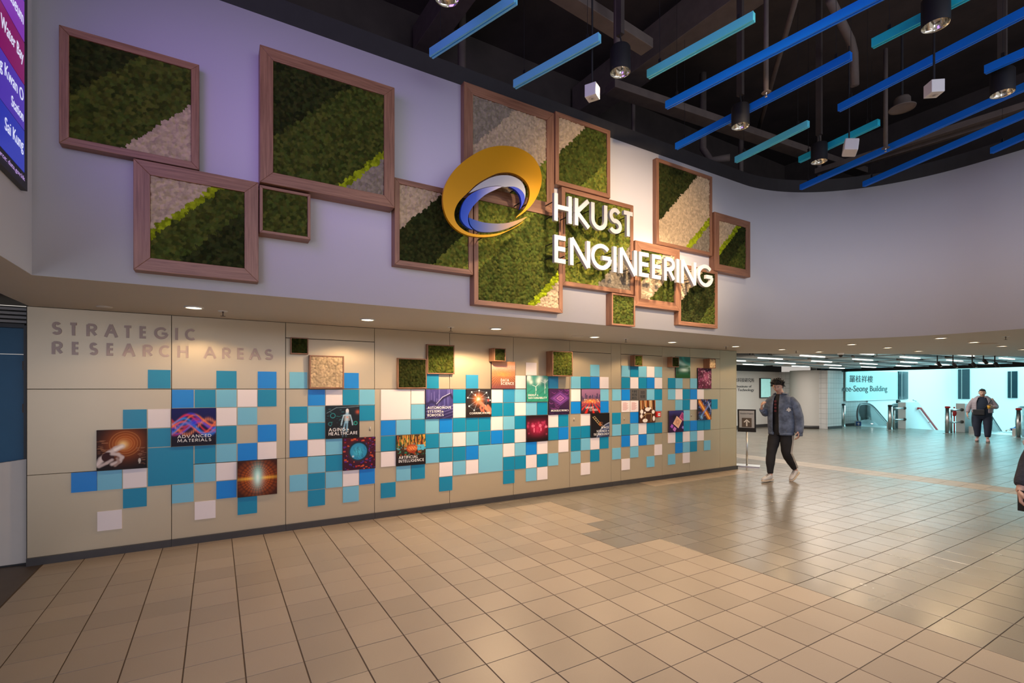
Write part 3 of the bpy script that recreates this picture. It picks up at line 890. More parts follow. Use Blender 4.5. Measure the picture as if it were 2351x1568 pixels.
moss_frame('moss_picture', 'tall thick framed moss square above and behind the gold logo, grey and cream moss', 2.038, 3.477, 1.070, .098, 4.274, FW, [ln(2.402, 4.217), ln(2.778, 3.796)], 'RCV')
moss_frame('moss_picture', 'moss square at the ceiling edge above the HKUST letters, cream top left corner', 3.114, 3.786, .783, .049, 4.260, FW, [ln(3.365, 4.335), ln(3.655, 4.01)], 'CGV')
moss_frame('moss_picture', 'large moss square behind the HKUST letters, green with a grey brown corner', 3.208, 2.712, 1.070, .05, 4.274, FW, [ln(3.62, 3.42), ln(3.973, 3.016)], 'GVR')
moss_frame('moss_picture', 'thick framed moss square behind the middle of the word ENGINEERING', 4.282, 2.579, .784, .098, 4.250, FW, [ln(4.51, 3.13), ln(4.565, 3.05), ln(4.68, 2.82)], 'GVCG')
moss_frame('moss_picture', 'moss square under the last letter G, dark green with cream corner', 5.070, 2.408, .787, .051, 4.275, FW, [ln(5.267, 2.856), ln(5.662, 2.656)], 'CDG')
moss_frame('moss_picture', 'tall moss square right of the HKUST letters, dark green, wide cream band and lime stripe', 4.681, 3.385, 1.075, .046, 4.285, FW, [ln(5.117, 4.06), ln(5.474, 3.675), ln(5.54, 3.629)], 'DCYR')
moss_frame('moss_picture', 'rightmost moss square on the upper wall, thick frame, lime stripe', 5.769, 3.186, .797, .10, 4.258, FW, [ln(6.10, 3.72), ln(6.131, 3.653), ln(6.26, 3.50)], 'CYDG')
moss_frame('moss_picture', 'small plain green moss square hanging lowest, under the letter N', 3.907, 2.325, .371, .02, 4.246, FW, [], 'G')
g = 'small moss boxes on the cladding wall'
moss_frame('moss_box', 'tiny dark green moss box above a pale teal tile, left part of the cladding', .707, 1.977, .186, .012, 5.95, WY, [], 'D', .012, group=g)
moss_frame('moss_box', 'cream moss box, the only large cream one on the cladding', .900, 1.589, .380, .015, 5.925, WY, [], 'C', .016, group=g)
moss_frame('moss_box', 'dark green moss box touching the lower left of a higher one', 1.931, 1.589, .384, .015, 5.958, WY, [], 'D', .012, group=g)
moss_frame('moss_box', 'green moss box set higher, overlapping corner with the dark one on its left', 2.317, 1.778, .384, .015, 5.950, WY, [], 'G', .012, group=g)
moss_frame('moss_box', 'tiny deep moss box directly above the data science picture', 3.242, 1.964, .180, .012, 5.842, WY, [], 'D', .014, group=g)
moss_frame('moss_box', 'deep square moss box above the microelectronics picture', 4.213, 1.772, .372, .014, 5.835, WY, [], 'G', .014, group=g)
moss_frame('moss_box', 'tiny deep moss box above the block of tiles with the fire hose reel plates', 5.927, 1.962, .182, .012, 5.895, WY, [], 'G', .014, group=g)
moss_frame('moss_box', 'tiny deep moss box left of the green tree picture', 6.822, 1.966, .180, .012, 5.89, WY, [], 'D', .014, group=g)
moss_frame('moss_box', 'tiny cream moss box, last one at the right end of the cladding', 7.794, 1.965, .178, .012, 5.862, WY, [], 'C', .014, group=g)

# ------------------------------------------------------------------ picture panels (printed, painted procedurally on a colour grid)
NP = 88
gy_, gx_ = np.mgrid[0:NP + 1, 0:NP + 1] / NP          # gy_ runs down
def L_(c): return np.array([srgb(v) for v in c])
class Pic:
    def __init__(s, c, c2=None, seed=1):
        s.r = np.random.RandomState(seed); s.x = gx_; s.y = gy_
        s.a = np.ones((NP + 1, NP + 1, 3)) * L_(c)
        if c2 is not None: s.a = s.a * (1 - gy_[..., None]) + L_(c2) * gy_[..., None]
    def mix(s, m, c):
        m = np.clip(m, 0, 1)[..., None]; s.a = s.a * (1 - m) + L_(c) * m; return s
    def glow(s, x, y, r, c, k=1.0, ry=None):
        d = np.hypot((s.x - x) / r, (s.y - y) / (ry or r)); return s.mix(k * np.exp(-d * d * 1.6), c)
    def disc(s, x, y, r, c, k=1.0, ry=None):
        d = np.hypot((s.x - x) / r, (s.y - y) / (ry or r)); return s.mix(k * np.clip((1 - d) * 12, 0, 1), c)
    def ring(s, x, y, r, w, c, k=1.0):
        d = np.abs(np.hypot(s.x - x, s.y - y) - r); return s.mix(k * np.clip(1 - d / w, 0, 1), c)
    def line(s, x0, y0, x1, y1, w, c, k=1.0):
        dx, dy = x1 - x0, y1 - y0; L2 = dx * dx + dy * dy + 1e-9
        t = np.clip(((s.x - x0) * dx + (s.y - y0) * dy) / L2, 0, 1)
        d = np.hypot(s.x - x0 - t * dx, s.y - y0 - t * dy); return s.mix(k * np.clip(1.4 - d / w, 0, 1), c)
    def path(s, P, w, c, k=1.0):
        for p, q in zip(P[:-1], P[1:]): s.line(p[0], p[1], q[0], q[1], w, c, k)
        return s
    def dots(s, n, box, w, c, k=.9):
        for _ in range(n):
            x = box[0] + s.r.rand() * (box[2] - box[0]); y = box[1] + s.r.rand() * (box[3] - box[1])
            cc = c[s.r.randint(len(c))] if isinstance(c, list) else c
            s.glow(x, y, w * (.6 + s.r.rand()), cc, k)
        return s
    def rects(s, n, box, w, hh, c, k=.8):
        for _ in range(n):
            x = box[0] + s.r.rand() * (box[2] - box[0]); y = box[1] + s.r.rand() * (box[3] - box[1])
            cc = c[s.r.randint(len(c))] if isinstance(c, list) else c
            s.mix(k * ((abs(s.x - x) < w * (.4 + s.r.rand())) & (abs(s.y - y) < hh * (.4 + s.r.rand()))), cc)
        return s
def P_hand():
    p = Pic((22, 10, 8), (14, 8, 8), 2); p.glow(.55, .35, .42, (200, 95, 20), .9); p.glow(.52, .38, .12, (255, 215, 140))
    for r in (.14, .19, .25, .31): p.ring(.56, .36, r, .012, (225, 150, 80), .5)
    p.rects(26, (.02, .25, .2, .8), .05, .006, (190, 130, 90), .5); p.rects(20, (.8, .4, .98, .9), .04, .006, (170, 120, 90), .5)
    p.path([(.5, .42), (.38, .48), (.25, .58), (.1, .72), (.02, .85)], .06, (222, 205, 200)); p.path([(.5, .42), (.36, .5)], .03, (250, 235, 225))
    p.disc(.22, .68, .13, (60, 25, 20)); p.path([(.3, .6), (.42, .62), (.5, .7), (.45, .8), (.3, .86)], .04, (215, 195, 190)); p.path([(.4, .72), (.44, .82), (.36, .9)], .03, (170, 140, 130))
    p.path([(.05, .9), (.2, .82), (.3, .75)], .035, (200, 180, 175)); p.rects(2, (.85, .8, .86, .81), .02, .06, (200, 190, 180)); return p
def P_adv():
    p = Pic((20, 20, 90), (20, 10, 25), 3)
    for i in range(9):
        ph = i * .35; yc = .42 + .16 * np.sin(p.x * 7 + ph) - .12 * np.cos(p.x * 3 + i)
        p.mix(.75 * np.exp(-((p.y - yc) / .03) ** 2), [(225, 60, 50), (240, 90, 40), (70, 90, 230), (180, 40, 120), (245, 130, 60), (60, 60, 210), (235, 50, 60), (40, 150, 240), (255, 110, 70)][i])
    yc = .5 + .2 * np.sin(p.x * 6.5 - .6); p.mix(.9 * np.exp(-((p.y - yc) / .05) ** 2) * (.5 + .5 * np.sin(p.x * 160)), (255, 150, 90))
    yc = .56 - .17 * np.sin(p.x * 6.5 - .6); p.mix(.8 * np.exp(-((p.y - yc) / .05) ** 2), (40, 120, 230))
    p.glow(.5, .38, .1, (40, 60, 220)); p.mix(np.clip((p.y - .68) * 5, 0, .85), (22, 14, 30)); return p
def P_light():
    p = Pic((50, 18, 8), (40, 12, 8), 4); p.glow(.5, .5, .5, (235, 110, 20), .9)
    an = np.arctan2(p.y - .5, p.x - .5); rr = np.hypot(p.x - .5, p.y - .5)
    p.mix(.55 * (np.sin(an * 34) > .2) * (rr > .15) * (np.abs(p.y - .5) > .06), (70, 20, 8)); p.mix(.5 * (np.sin(14 / (rr + .08)) > .5) * (rr > .2), (60, 18, 8))
    p.glow(.5, .5, .6, (255, 200, 70), .9, .05); p.glow(.5, .45, .16, (120, 225, 220), 1, .36); p.glow(.5, .48, .07, (240, 255, 245), 1, .2)
    p.mix(np.clip((rr - .5) * 2.5, 0, .8), (20, 8, 8)); return p
def P_aging():
    p = Pic((22, 34, 44), (26, 20, 22), 5); p.rects(60, (.02, .05, .5, .7), .03, .004, [(60, 160, 165), (50, 90, 110)], .6)
    p.ring(.2, .3, .07, .012, (60, 180, 190), .8); p.ring(.12, .55, .05, .01, (60, 170, 180), .7); p.ring(.88, .55, .05, .02, (40, 180, 160), .8); p.glow(.95, .2, .07, (200, 90, 60), .8)
    for s_ in (-1, 1):
        p.path([(.62, .27), (.62 + s_ * .1, .30), (.62 + s_ * .15, .48), (.62 + s_ * .17, .6)], .018, (170, 205, 225), .9)
        p.path([(.6 + s_ * .03, .5), (.57 + s_ * .05, .72), (.54 + s_ * .05, .95)], .025, (130, 180, 210), .8)
    p.disc(.63, .17, .05, (215, 215, 220), 1, .08); p.path([(.63, .25), (.61, .5)], .05, (150, 190, 215), .85)
    for k in range(5): p.path([(.54, .31 + k * .035), (.70, .31 + k * .035)], .007, (235, 225, 215), .8)
    p.glow(.63, .36, .03, (230, 120, 70)); p.path([(.02, .22), (.3, .06), (.98, .03)], .008, (120, 140, 150)); p.mix(np.clip((p.y - .72) * 6, 0, .8), (22, 18, 20)); return p
def P_circle():
    p = Pic((70, 14, 30), (55, 12, 40), 6); p.rects(120, (0, 0, 1, 1), .03, .02, [(190, 40, 50), (220, 90, 40), (90, 40, 150), (60, 60, 160), (30, 10, 20)], .7)
    p.disc(.47, .42, .32, (20, 16, 34)); p.disc(.47, .43, .27, (40, 130, 175)); p.glow(.45, .45, .2, (80, 200, 220), .7)
    for k in range(14):
        x = .28 + p.r.rand() * .38; y = .25 + p.r.rand() * .3; p.path([(x, y), (x, y + .08), (x + .04, y + .12)], .006, (20, 60, 100), .8)
    p.glow(.3, .58, .03, (240, 250, 255)); return p
def P_auto():
    p = Pic((70, 64, 130), (45, 38, 90), 7); p.rects(30, (0, 0, 1, .6), .01, .25, [(100, 100, 175), (55, 50, 110), (130, 120, 190)], .5)
    p.path([(.08, .75), (.05, .5), (.2, .42), (.38, .5)], .05, (40, 34, 80)); p.path([(.35, .55), (.62, .3), (.9, .18), (.98, .3)], .045, (35, 28, 70)); p.path([(.38, .5), (.6, .27), (.88, .14)], .012, (190, 190, 230), .8)
    p.mix(.5 * (np.sin((p.y + p.x * .3) * 60) > .6) * (p.y > .55), (140, 130, 200)); p.mix(np.clip((p.y - .6) * 2, 0, .6), (35, 28, 70)); return p
def P_comm():
    p = Pic((34, 34, 40), (34, 22, 20), 8)
    q = [(.05, .3), (.2, .1), (.5, .05), (.8, .12), (.95, .4), (.1, .6), (.3, .75), (.75, .6), (.88, .3), (.35, .2)]
    for (x, y) in q:
        p.line(.47, .36, x, y, .006, (170, 190, 210), .7); p.disc(x, y, .03, (200, 215, 225), .9)
    for a in range(0, 9): p.line(q[a][0], q[a][1], q[a + 1][0], q[a + 1][1], .004, (140, 150, 170), .6)
    p.glow(.47, .36, .2, (250, 140, 70)); p.glow(.47, .36, .07, (255, 240, 220)); p.glow(.87, .4, .05, (200, 80, 70))
    p.path([(.5, .44), (.62, .55), (.78, .68), (.95, .85)], .06, (205, 130, 100)); p.path([(.6, .56), (.55, .66), (.6, .78)], .035, (190, 110, 85)); p.path([(.7, .62), (.66, .74), (.7, .84)], .035, (180, 100, 78)); p.path([(.85, .6), (.98, .75)], .05, (190, 115, 90)); return p
def P_ai():
    p = Pic((70, 50, 25), (25, 14, 14), 9); p.rects(110, (0, .0, 1, .38), .012, .09, [(225, 150, 50), (150, 60, 30), (60, 120, 60), (240, 190, 90)], .75); p.rects(90, (0, .3, 1, .7), .03, .02, [(40, 130, 90), (200, 90, 40), (60, 60, 40), (80, 160, 170)], .7)
    p.rects(14, (.72, .35, .97, .5), .05, .03, (80, 180, 210), .9); p.disc(.52, .45, .2, (170, 65, 30), .95, .15); p.disc(.58, .56, .07, (150, 55, 28))
    for k in range(9): p.ring(.42 + .03 * k, .44 + .03 * math.sin(k * 2.1), .045, .01, (250, 160, 90), .9)
    p.mix(np.clip((p.y - .6) * 5, 0, .9), (26, 14, 14)); return p
def P_data():
    p = Pic((225, 160, 115), (140, 80, 50), 10); p.mix(.8 * np.exp(-((p.y - .22) / .1) ** 2), (240, 175, 160)); p.glow(.5, .48, .4, (240, 150, 80), .9, .12)
    an = np.arctan2(p.y - .35, p.x - .5); p.mix(.5 * (np.sin(an * 44) > .1) * (p.y > .55), (110, 60, 40)); p.mix(.35 * (p.r.rand(NP + 1, NP + 1) > .6) * (p.y > .2), (120, 60, 60)); p.mix(np.clip((p.y - .75) * 2, 0, .4), (110, 60, 90)); return p
def P_energy():
    p = Pic((70, 150, 140), (40, 140, 115), 11)
    for (x, y, r) in ((.1, .12, .14), (.2, .25, .1), (.55, .2, .15), (.65, .1, .13), (.1, .05, .1), (.85, .2, .1)): p.glow(x, y, r, (235, 245, 235), .85)
    for (x, y, s_) in ((.42, .42, .16), (.84, .28, .2)):
        p.line(x, y, x, y + .5 * s_ * 4, .012, (205, 235, 225), .9)
        for a in (80, 200, 320): p.line(x, y, x + s_ * math.cos(math.radians(a)), y + s_ * math.sin(math.radians(a)), .01, (225, 245, 238), .9)
    p.mix(.4 * (np.sin(p.x * 20 + p.y * 30) > .7) * (p.y > .5), (30, 110, 90)); return p
def P_micro():
    p = Pic((70, 30, 80), (40, 20, 52), 12)
    for k in range(26):
        x = p.r.rand(); y = p.r.rand(); p.path([(x, y), (x + .12, y + .06), (x + .2, y + .02)], .008, (170, 80, 170), .6)
    def dia(cx, cy, r, c, k=1): p.mix(k * ((abs(p.x - cx) / r + abs(p.y - cy) / (r * .6)) < 1), c)
    for r, c in ((.5, (95, 50, 120)), (.38, (130, 70, 150)), (.26, (60, 30, 80)), (.2, (200, 120, 190)), (.15, (110, 60, 130))): dia(.55, .36, r, c, .8)
    p.mix(np.clip((p.y - .7) * 4, 0, .7), (36, 22, 50)); return p
def P_map():
    p = Pic((60, 12, 28), (28, 8, 14), 13); p.glow(.5, .5, .45, (175, 30, 70), .95, .3); p.dots(26, (.05, .25, .95, .75), .04, (200, 60, 100), .6)
    for (x, y, rx, ry) in ((.3, .4, .08, .05), (.34, .56, .035, .1), (.62, .4, .07, .07), (.66, .54, .035, .08), (.9, .45, .07, .05)): p.disc(x, y, rx, (225, 110, 140), .8, ry)
    p.mix(np.clip((.2 - p.y) * 5, 0, .8), (22, 8, 12)); p.mix(np.clip((p.y - .8) * 5, 0, .8), (20, 8, 12)); return p
def P_smart():
    p = Pic((150, 105, 140), (45, 14, 18), 14)
    for k in range(16):
        x = k / 16 + .02; hh = .18 + .22 * p.r.rand(); p.mix(.9 * ((abs(p.x - x) < .028) & (p.y > hh) & (p.y < .5)), [(60, 55, 90), (45, 40, 70), (90, 70, 110)][k % 3])
    p.glow(.5, .5, .4, (240, 140, 60), .95, .1); p.dots(30, (.05, .42, .95, .6), .02, [(255, 200, 120), (255, 120, 60), (255, 240, 200)])
    an = (p.x - .52) / (p.y - .42 + 1e-3); p.mix(.85 * (p.y > .52) * (np.sin(an * 9) > .4), (215, 40, 25)); p.mix(.8 * (p.y > .55) * (abs(an) < .12), (35, 15, 15)); return p
def P_space():
    p = Pic((20, 14, 12), (24, 20, 26), 15); d = np.hypot(p.x - 1.2, p.y - 1.35); p.mix(np.clip((.98 - d) * 8, 0, .9), (70, 80, 115)); p.mix(np.clip(1 - abs(d - .96) / .03, 0, 1) * .9, (180, 190, 215)); p.mix(np.clip((.8 - d) * 5, 0, .6), (30, 35, 60))
    p.path([(.08, .15), (.45, .5)], .012, (190, 160, 110)); p.path([(.18, .12), (.5, .42)], .012, (170, 140, 100))
    for k in range(5): p.line(.08 + .08 * k, .16 + .075 * k, .2 + .07 * k, .13 + .07 * k, .008, (200, 180, 140), .9)
    p.disc(.5, .45, .09, (160, 90, 40)); p.disc(.58, .42, .06, (80, 50, 40)); p.line(.5, .45, .78, .6, .014, (150, 120, 90)); return p
def P_copper():
    p = Pic((40, 16, 8), (60, 40, 30), 16); p.mix(np.ones_like(p.x) * .25, (120, 60, 20))
    for k in range(30):
        x = p.r.rand(); p.line(x, 0, x + .02, .25 + .2 * p.r.rand(), .014, [(255, 190, 110), (220, 110, 30), (255, 230, 180), (30, 10, 6)][k % 4], .8)
    for (x, y, rx, ry) in ((.5, .4, .16, .09), (.14, .5, .1, .1), (.86, .52, .1, .09), (.12, .7, .08, .1), (.35, .9, .16, .09), (.9, .82, .08, .12), (.33, .55, .06, .05), (.66, .36, .08, .05)): p.disc(x, y, rx, (240, 230, 220), .95, ry)
    p.path([(.1, .8), (.4, .6), (.75, .6), (.72, .95)], .01, (230, 190, 130), .8); p.line(.4, .6, .35, .95, .01, (210, 170, 110), .8); return p
def P_tree():
    p = Pic((50, 120, 115), (25, 85, 40), 17); p.mix(.9 * np.exp(-((p.y - .2 - .3 * p.x) / .1) ** 2), (195, 235, 220)); p.mix(.6 * np.exp(-((np.hypot(p.x - .9, p.y + .1) - .45) / .07) ** 2), (60, 170, 160)); p.glow(.55, .62, .35, (220, 245, 235), .95, .1)
    p.glow(.75, .45, .3, (30, 100, 50), .9, .08); p.mix(np.clip((p.y - .8) * 8, 0, 1), (25, 80, 30))
    for x in (.12, .92): p.line(x, .5, x, .82, .02, (12, 40, 22)); p.glow(x, .75, .09, (15, 60, 30), .95, .07); p.glow(x, .55, .14, (30, 95, 45), .8, .06)
    return p
def P_binary():
    p = Pic((55, 12, 35), (90, 20, 50), 18); p.rects(150, (0, 0, 1, 1), .022, .035, [(165, 60, 110), (200, 110, 150), (120, 30, 80)], .6); p.glow(.6, .45, .25, (225, 120, 160), .5); p.rects(26, (.2, .1, .9, .9), .018, .03, (240, 200, 215), .7); return p
def P_lights():
    p = Pic((20, 28, 70), (25, 18, 30), 19); p.rects(120, (0, 0, 1, 1), .03, .04, [(60, 90, 180), (150, 90, 40), (20, 20, 40), (120, 150, 210)], .6); p.line(.1, .1, .85, .95, .12, (215, 120, 30), .95); p.line(.1, .1, .85, .95, .03, (255, 200, 90), .95)
    p.line(.9, .2, .3, .75, .05, (110, 140, 210), .8); p.line(.75, .15, .95, .5, .03, (200, 210, 240), .7); p.glow(.25, .85, .12, (130, 190, 240), .9); return p
def P_chip():
    p = Pic((40, 18, 70), (50, 16, 60), 20)
    def sq(cx, cy, r, c, k=1):
        X = (p.x - cx) + (p.y - cy) * .35; Y = (p.y - cy) - (p.x - cx) * -.75 ; X2 = (p.x - cx) * .8 + (p.y - cy) * .6; Y2 = -(p.x - cx) * .55 + (p.y - cy) * .85
        p.mix(k * ((abs(X2) < r) & (abs(Y2) < r)), c)
    sq(.58, .54, .22, (235, 190, 160)); sq(.58, .54, .17, (225, 165, 130)); p.ring(.58, .54, .09, .012, (70, 40, 60)); sq(.93, .28, .16, (205, 90, 140)); sq(.93, .28, .1, (150, 50, 110)); sq(.2, .72, .08, (170, 90, 190)); sq(.38, .86, .09, (200, 120, 190)); sq(.95, .8, .06, (150, 130, 210))
    p.mix(np.clip((.25 - p.y) * 3, 0, .6), (60, 60, 130)); p.glow(.35, .3, .15, (20, 12, 20), .9); return p

PRINT = mat_attr('printed_picture', 'Col', 0.5, bump=.05, spec=.25)
EDGE = mat('picture_edge_dark', (0.03, 0.025, 0.03, 1), 0.5)
def picture(col, row, pic, label, lines=(), wd=None, dep=.028):
    x0 = COL[col] - .003; ztop = rtop(row) + .003; s_ = (wd or BW) + .006
    hgt = BW + .006
    t = thing('picture_panel', (x0 + s_ / 2, WY, ztop - hgt), label, 'picture', group='picture panels on the cladding')
    MB().box(x0, x0 + s_, WY - dep, WY, ztop - hgt, ztop).build('panel_board', EDGE, t)
    V = np.stack([x0 + .0008 + gx_ * (s_ - .0016), np.full_like(gx_, WY - dep - .0006), ztop - .0008 - gy_ * (hgt - .0016)], -1).reshape(-1, 3) + np.array(WM[t.name].inverted().translation)
    idx = np.arange((NP + 1) ** 2).reshape(NP + 1, NP + 1)
    Q = np.stack([idx[1:, :-1], idx[1:, 1:], idx[:-1, 1:], idx[:-1, :-1]], -1).reshape(-1, 4)
    me = bpy.data.meshes.new('printed_face'); me.from_pydata(V.tolist(), [], Q.tolist()); me.materials.append(PRINT)
    c = np.ones(((NP + 1) ** 2, 4)); c[:, :3] = np.clip(pic().a.reshape(-1, 3), 0, 1)
    me.color_attributes.new('Col', 'FLOAT_COLOR', 'POINT').data.foreach_set('color', c.reshape(-1))
    o = bpy.data.objects.new('printed_face', me); S.collection.objects.link(o); o.parent = t
    if lines:
        mb = MB()
        for (txt, fx, fz, fh, fw) in lines:      # fractions of the panel: left, baseline from the bottom, height, width
            text_line(mb, txt, x0 + fx * s_, ztop - hgt + fz * hgt, fh * hgt, fh * hgt * .15, lambda x, z: (x, WY - dep - .0008, z), (0, -.0012, 0), width=fw * s_)
        o = mb.build('lettering', M['print_white'], t)
        o['label'] = 'white lettering'
    return t
picture('a1', 3, P_hand, 'picture of a robot hand touching an orange glow, leftmost picture')
picture('b0', 2, P_adv, 'picture lettered ADVANCED MATERIALS with red and blue waves', [('ADVANCED', .13, .215, .08, .76), ('MATERIALS', .13, .105, .08, .76)])
picture('b3', 5, P_light, 'unlettered picture of orange light rays around a turquoise glare')
picture('c2', 2, P_aging, 'picture lettered AGING & HEALTHCARE with a glowing skeleton', [('AGING', .08, .22, .1, .5), ('&', .62, .23, .06, .06), ('HEALTHCARE', .08, .10, .1, .86)])
picture('c3', 4, P_circle, 'picture of a turquoise disc over red circuitry, below the aging one')
picture('d3', 1, P_auto, 'purple picture lettered AUTONOMOUS SYSTEMS & ROBOTICS with a robot arm', [('AUTONOMOUS', .06, .33, .085, .86), ('SYSTEMS', .06, .205, .085, .5), ('&', .58, .205, .06, .06), ('ROBOTICS', .06, .08, .085, .58)])
picture('d6', 1, P_comm, 'picture lettered COMMUNICATIONS, a finger touching a glowing network', [('COMMUNICATIONS', .12, .11, .07, .82)])
picture('d1', 4, P_ai, 'picture lettered ARTIFICIAL INTELLIGENCE with an orange brain', [('ARTIFICIAL', .07, .225, .095, .66), ('INTELLIGENCE', .07, .105, .095, .87)])
picture('d8', -2, P_data, 'orange picture lettered DATA SCIENCE under the tiny moss box', [('DATA', .38, .26, .1, .35), ('SCIENCE', .38, .14, .1, .56)])
picture('d11', -1, P_energy, 'green picture lettered ENERGY & SUSTAINABILITY with wind turbines', [('ENERGY', .07, .22, .07, .36), ('&', .48, .22, .06, .05), ('SUSTAINABILITY', .07, .11, .075, .86)])
picture('d13', 1, P_micro, 'purple picture lettered MICROELECTRONICS showing a chip', [('MICROELECTRONICS', .1, .12, .07, .86)])
picture('d11', 3, P_map, 'crimson picture of a world map without lettering')
picture('e1', 1, P_smart, 'picture lettered SMART CITIES with a night skyline and red road lights', [('SMART', .2, .2, .08, .44), ('CITIES', .42, .1, .08, .42)])
picture('e2', 3, P_space, 'picture lettered SPACE SCIENCE & TECHNOLOGY with a satellite', [('SPACE', .54, .35, .09, .42), ('SCIENCE', .29, .21, .09, .56), ('&', .9, .22, .07, .07), ('TECHNOLOGY', .13, .08, .09, .84)])
picture('g2', 2, P_copper, 'picture of white continents over glowing copper lines')
picture('h1', -3, P_tree, 'green picture of trees beside the right group of tiles', dep=.02)
picture('h4', -2, P_binary, 'dark crimson picture of falling code marks, rightmost high one')
picture('h4', 2, P_lights, 'picture of diagonal orange city lights, rightmost picture')
picture('h0', 3, P_chip, 'violet picture of square chips, lowest of the right group')

# engraved metal plates, notices, alarm
PLATE = mat('brushed_bronze_plate', (0.25, 0.21, 0.18, 1), .35, metal=.8, namt=.1)
def plate(col, row, label, m, body):
    x0 = COL[col]; z1 = rtop(row)
    t = thing('sign_plate', (x0 + TW / 2, WY, z1 - TW), label, 'sign')
    MB().box(x0, x0 + TW, WY - .01, WY, z1 - TW, z1).build('plate', m, t)
    body(t, x0, z1 - TW)
def b_fire(t, x0, z0):
    mb = MB(); fn = lambda x, z: (x, WY - .0102, z)
    for k, s_ in enumerate(('FIRE', 'HOSE', 'REEL')): text_line(mb, s_, x0 + .035, z0 + .125 - k * .055, .044, .008, fn, (0, -.001, 0), width=.12)
    mb.build('lettering', M['ink'], t)
def b_cjk(t, x0, z0):
    mb = font_mesh('消防\n喉轆', lambda x, z, d: (x0 + .035 + x, WY - .0102 - d, z0 + .03 + z), width=.115, height=.125, depth=.001)
    if mb.v: mb.build('lettering', M['ink'], t, fixn=True)
RTXT = mat('notice_red_ink', rgb(190, 90, 85), .6)
def b_note(t, x0, z0):
    mb = MB()
    for k in range(11):
        w = .13 * (.6 + .4 * ((k * 37) % 10) / 10)
        mb.box(x0 + .025, x0 + .025 + w, WY - .0107, WY - .010, z0 + .15 - k * .012, z0 + .1545 - k * .012)
    o = mb.build('text_lines', RTXT, t); o['kind'] = 'stuff'
plate('g1', 1, 'bronze plate engraved FIRE HOSE REEL', PLATE, b_fire)
plate('g2', 1, 'bronze plate engraved with Chinese characters beside the fire hose reel plate', PLATE, b_cjk)
plate('g0', 2, 'white notice plate with fine reddish text, left of a matching one', TM['W'], b_note)
plate('g1', 2, 'white notice plate with fine reddish text, next to the copper map picture', TM['W'], b_note)
t = thing('fire_alarm', (6.56, WY, 1.09), 'small red fire alarm call point beside the copper map picture', 'fire alarm')
o = MB().box(6.512, 6.612, WY - .05, WY, 1.095, 1.19).build('red_box', M['red'], t); bevel(o, .006)
MB().box(6.535, 6.589, WY - .053, WY - .05, 1.115, 1.165).build('break_glass', M['white_plastic'], t)
MB().box(6.545, 6.579, WY - .055, WY - .053, 1.138, 1.146).build('mark', M['black'], t)

# ------------------------------------------------------------------ raised title on the cladding
LETM = mat('raised_title_metal', (0.44, 0.33, 0.29, 1), .45, metal=0, namt=.03)
t = thing('title_lettering', (-.37, WY, 1.90), 'raised metal letters STRATEGIC RESEARCH AREAS at the left end of the cladding', 'sign')
t1 = [('S', -1.289, -1.218), ('T', -1.171, -1.102), ('R', -1.045, -.965), ('A', -.917, -.811), ('T', -.776, -.699), ('E', -.646, -.585), ('G', -.531, -.414), ('I', -.358, -.334), ('C', -.276, -.182)]
t2 = [('R', -1.287, -1.209), ('E', -1.148, -1.091), ('S', -1.026, -.96), ('E', -.898, -.838), ('A', -.781, -.676), ('R', -.621, -.538), ('C', -.491, -.398), ('H', -.34, -.245),
      ('A', -.118, .001), ('R', .05, .134), ('E', .188, .261), ('A', .298, .419), ('S', .45, .537)]
for row, z0 in ((t1, 2.082), (t2, 1.904)):
    for ch, a, b in row:
        mb = MB(); glyph(mb, ch, a, b, z0, z0 + .12, .0235, lambda x, z: (x, WY, z), (0, -.008, 0))
        mb.build('letter', LETM, t, fixn=True)

# ------------------------------------------------------------------ logo emblem and big white letters
LY = 4.08
def lg(pts):
    return [onY(1000 + x / 6.0308, 320 + y / 6.0308, LY) for x, y in pts]
def smooth_loop(P, it=2, keep=()):
    for _ in range(it):
        Q = []
        n = len(P)
        for i in range(n):
            p0, p1 = Vector(P[i]), Vector(P[(i + 1) % n])
            Q += [tuple(p0 * .75 + p1 * .25), tuple(p0 * .25 + p1 * .75)]
        P = Q
    return P
def chain(*segs):
    out = []
    for s_ in segs:
        P = [Vector(p) for p in s_]; C = [P[0]] + P + [P[-1]]
        for i in range(1, len(C) - 2):
            for k in range(5):
                tt = k / 5; a, b, c, d = C[i - 1], C[i], C[i + 1], C[i + 2]
                out.append(tuple(.5 * ((2 * b) + (c - a) * tt + (2 * a - 5 * b + 4 * c - d) * tt * tt + (3 * b - a - 3 * c + d) * tt ** 3)))
    return out
GOUT = [(1235, 1122), (1150, 1190), (1000, 1270), (850, 1330), (700, 1352), (570, 1350), (430, 1322), (300, 1255), (190, 1140), (125, 1000), (102, 850), (115, 700), (170, 560), (270, 415), (400, 295), (550, 195), (700, 125), (850, 92), (1000, 90), (1150, 120), (1280, 185), (1380, 280), (1445, 400), (1470, 520), (1460, 640), (1410, 780), (1330, 910), (1220, 1015), (1114, 1088)]
GIN = [(1114, 1088), (1130, 1062), (1220, 975), (1280, 870), (1303, 760), (1292, 660), (1240, 570), (1150, 500), (1040, 460), (940, 457), (840, 475), (700, 540), (570, 622), (460, 725), (350, 832), (290, 920), (262, 1010), (265, 1090), (300, 1170), (370, 1240), (460, 1290), (560, 1313), (680, 1320), (800, 1310), (940, 1280), (1080, 1220), (1180, 1160), (1235, 1122)]
WOUT = [(465, 742), (560, 650), (700, 560), (820, 510), (930, 492), (1050, 500), (1150, 545), (1210, 600), (1245, 680), (1252, 760), (1240, 830)]
WIN = [(1240, 830), (1228, 780), (1200, 710), (1110, 655), (1020, 650), (960, 655), (900, 640), (820, 640), (700, 660), (600, 690), (465, 742)]
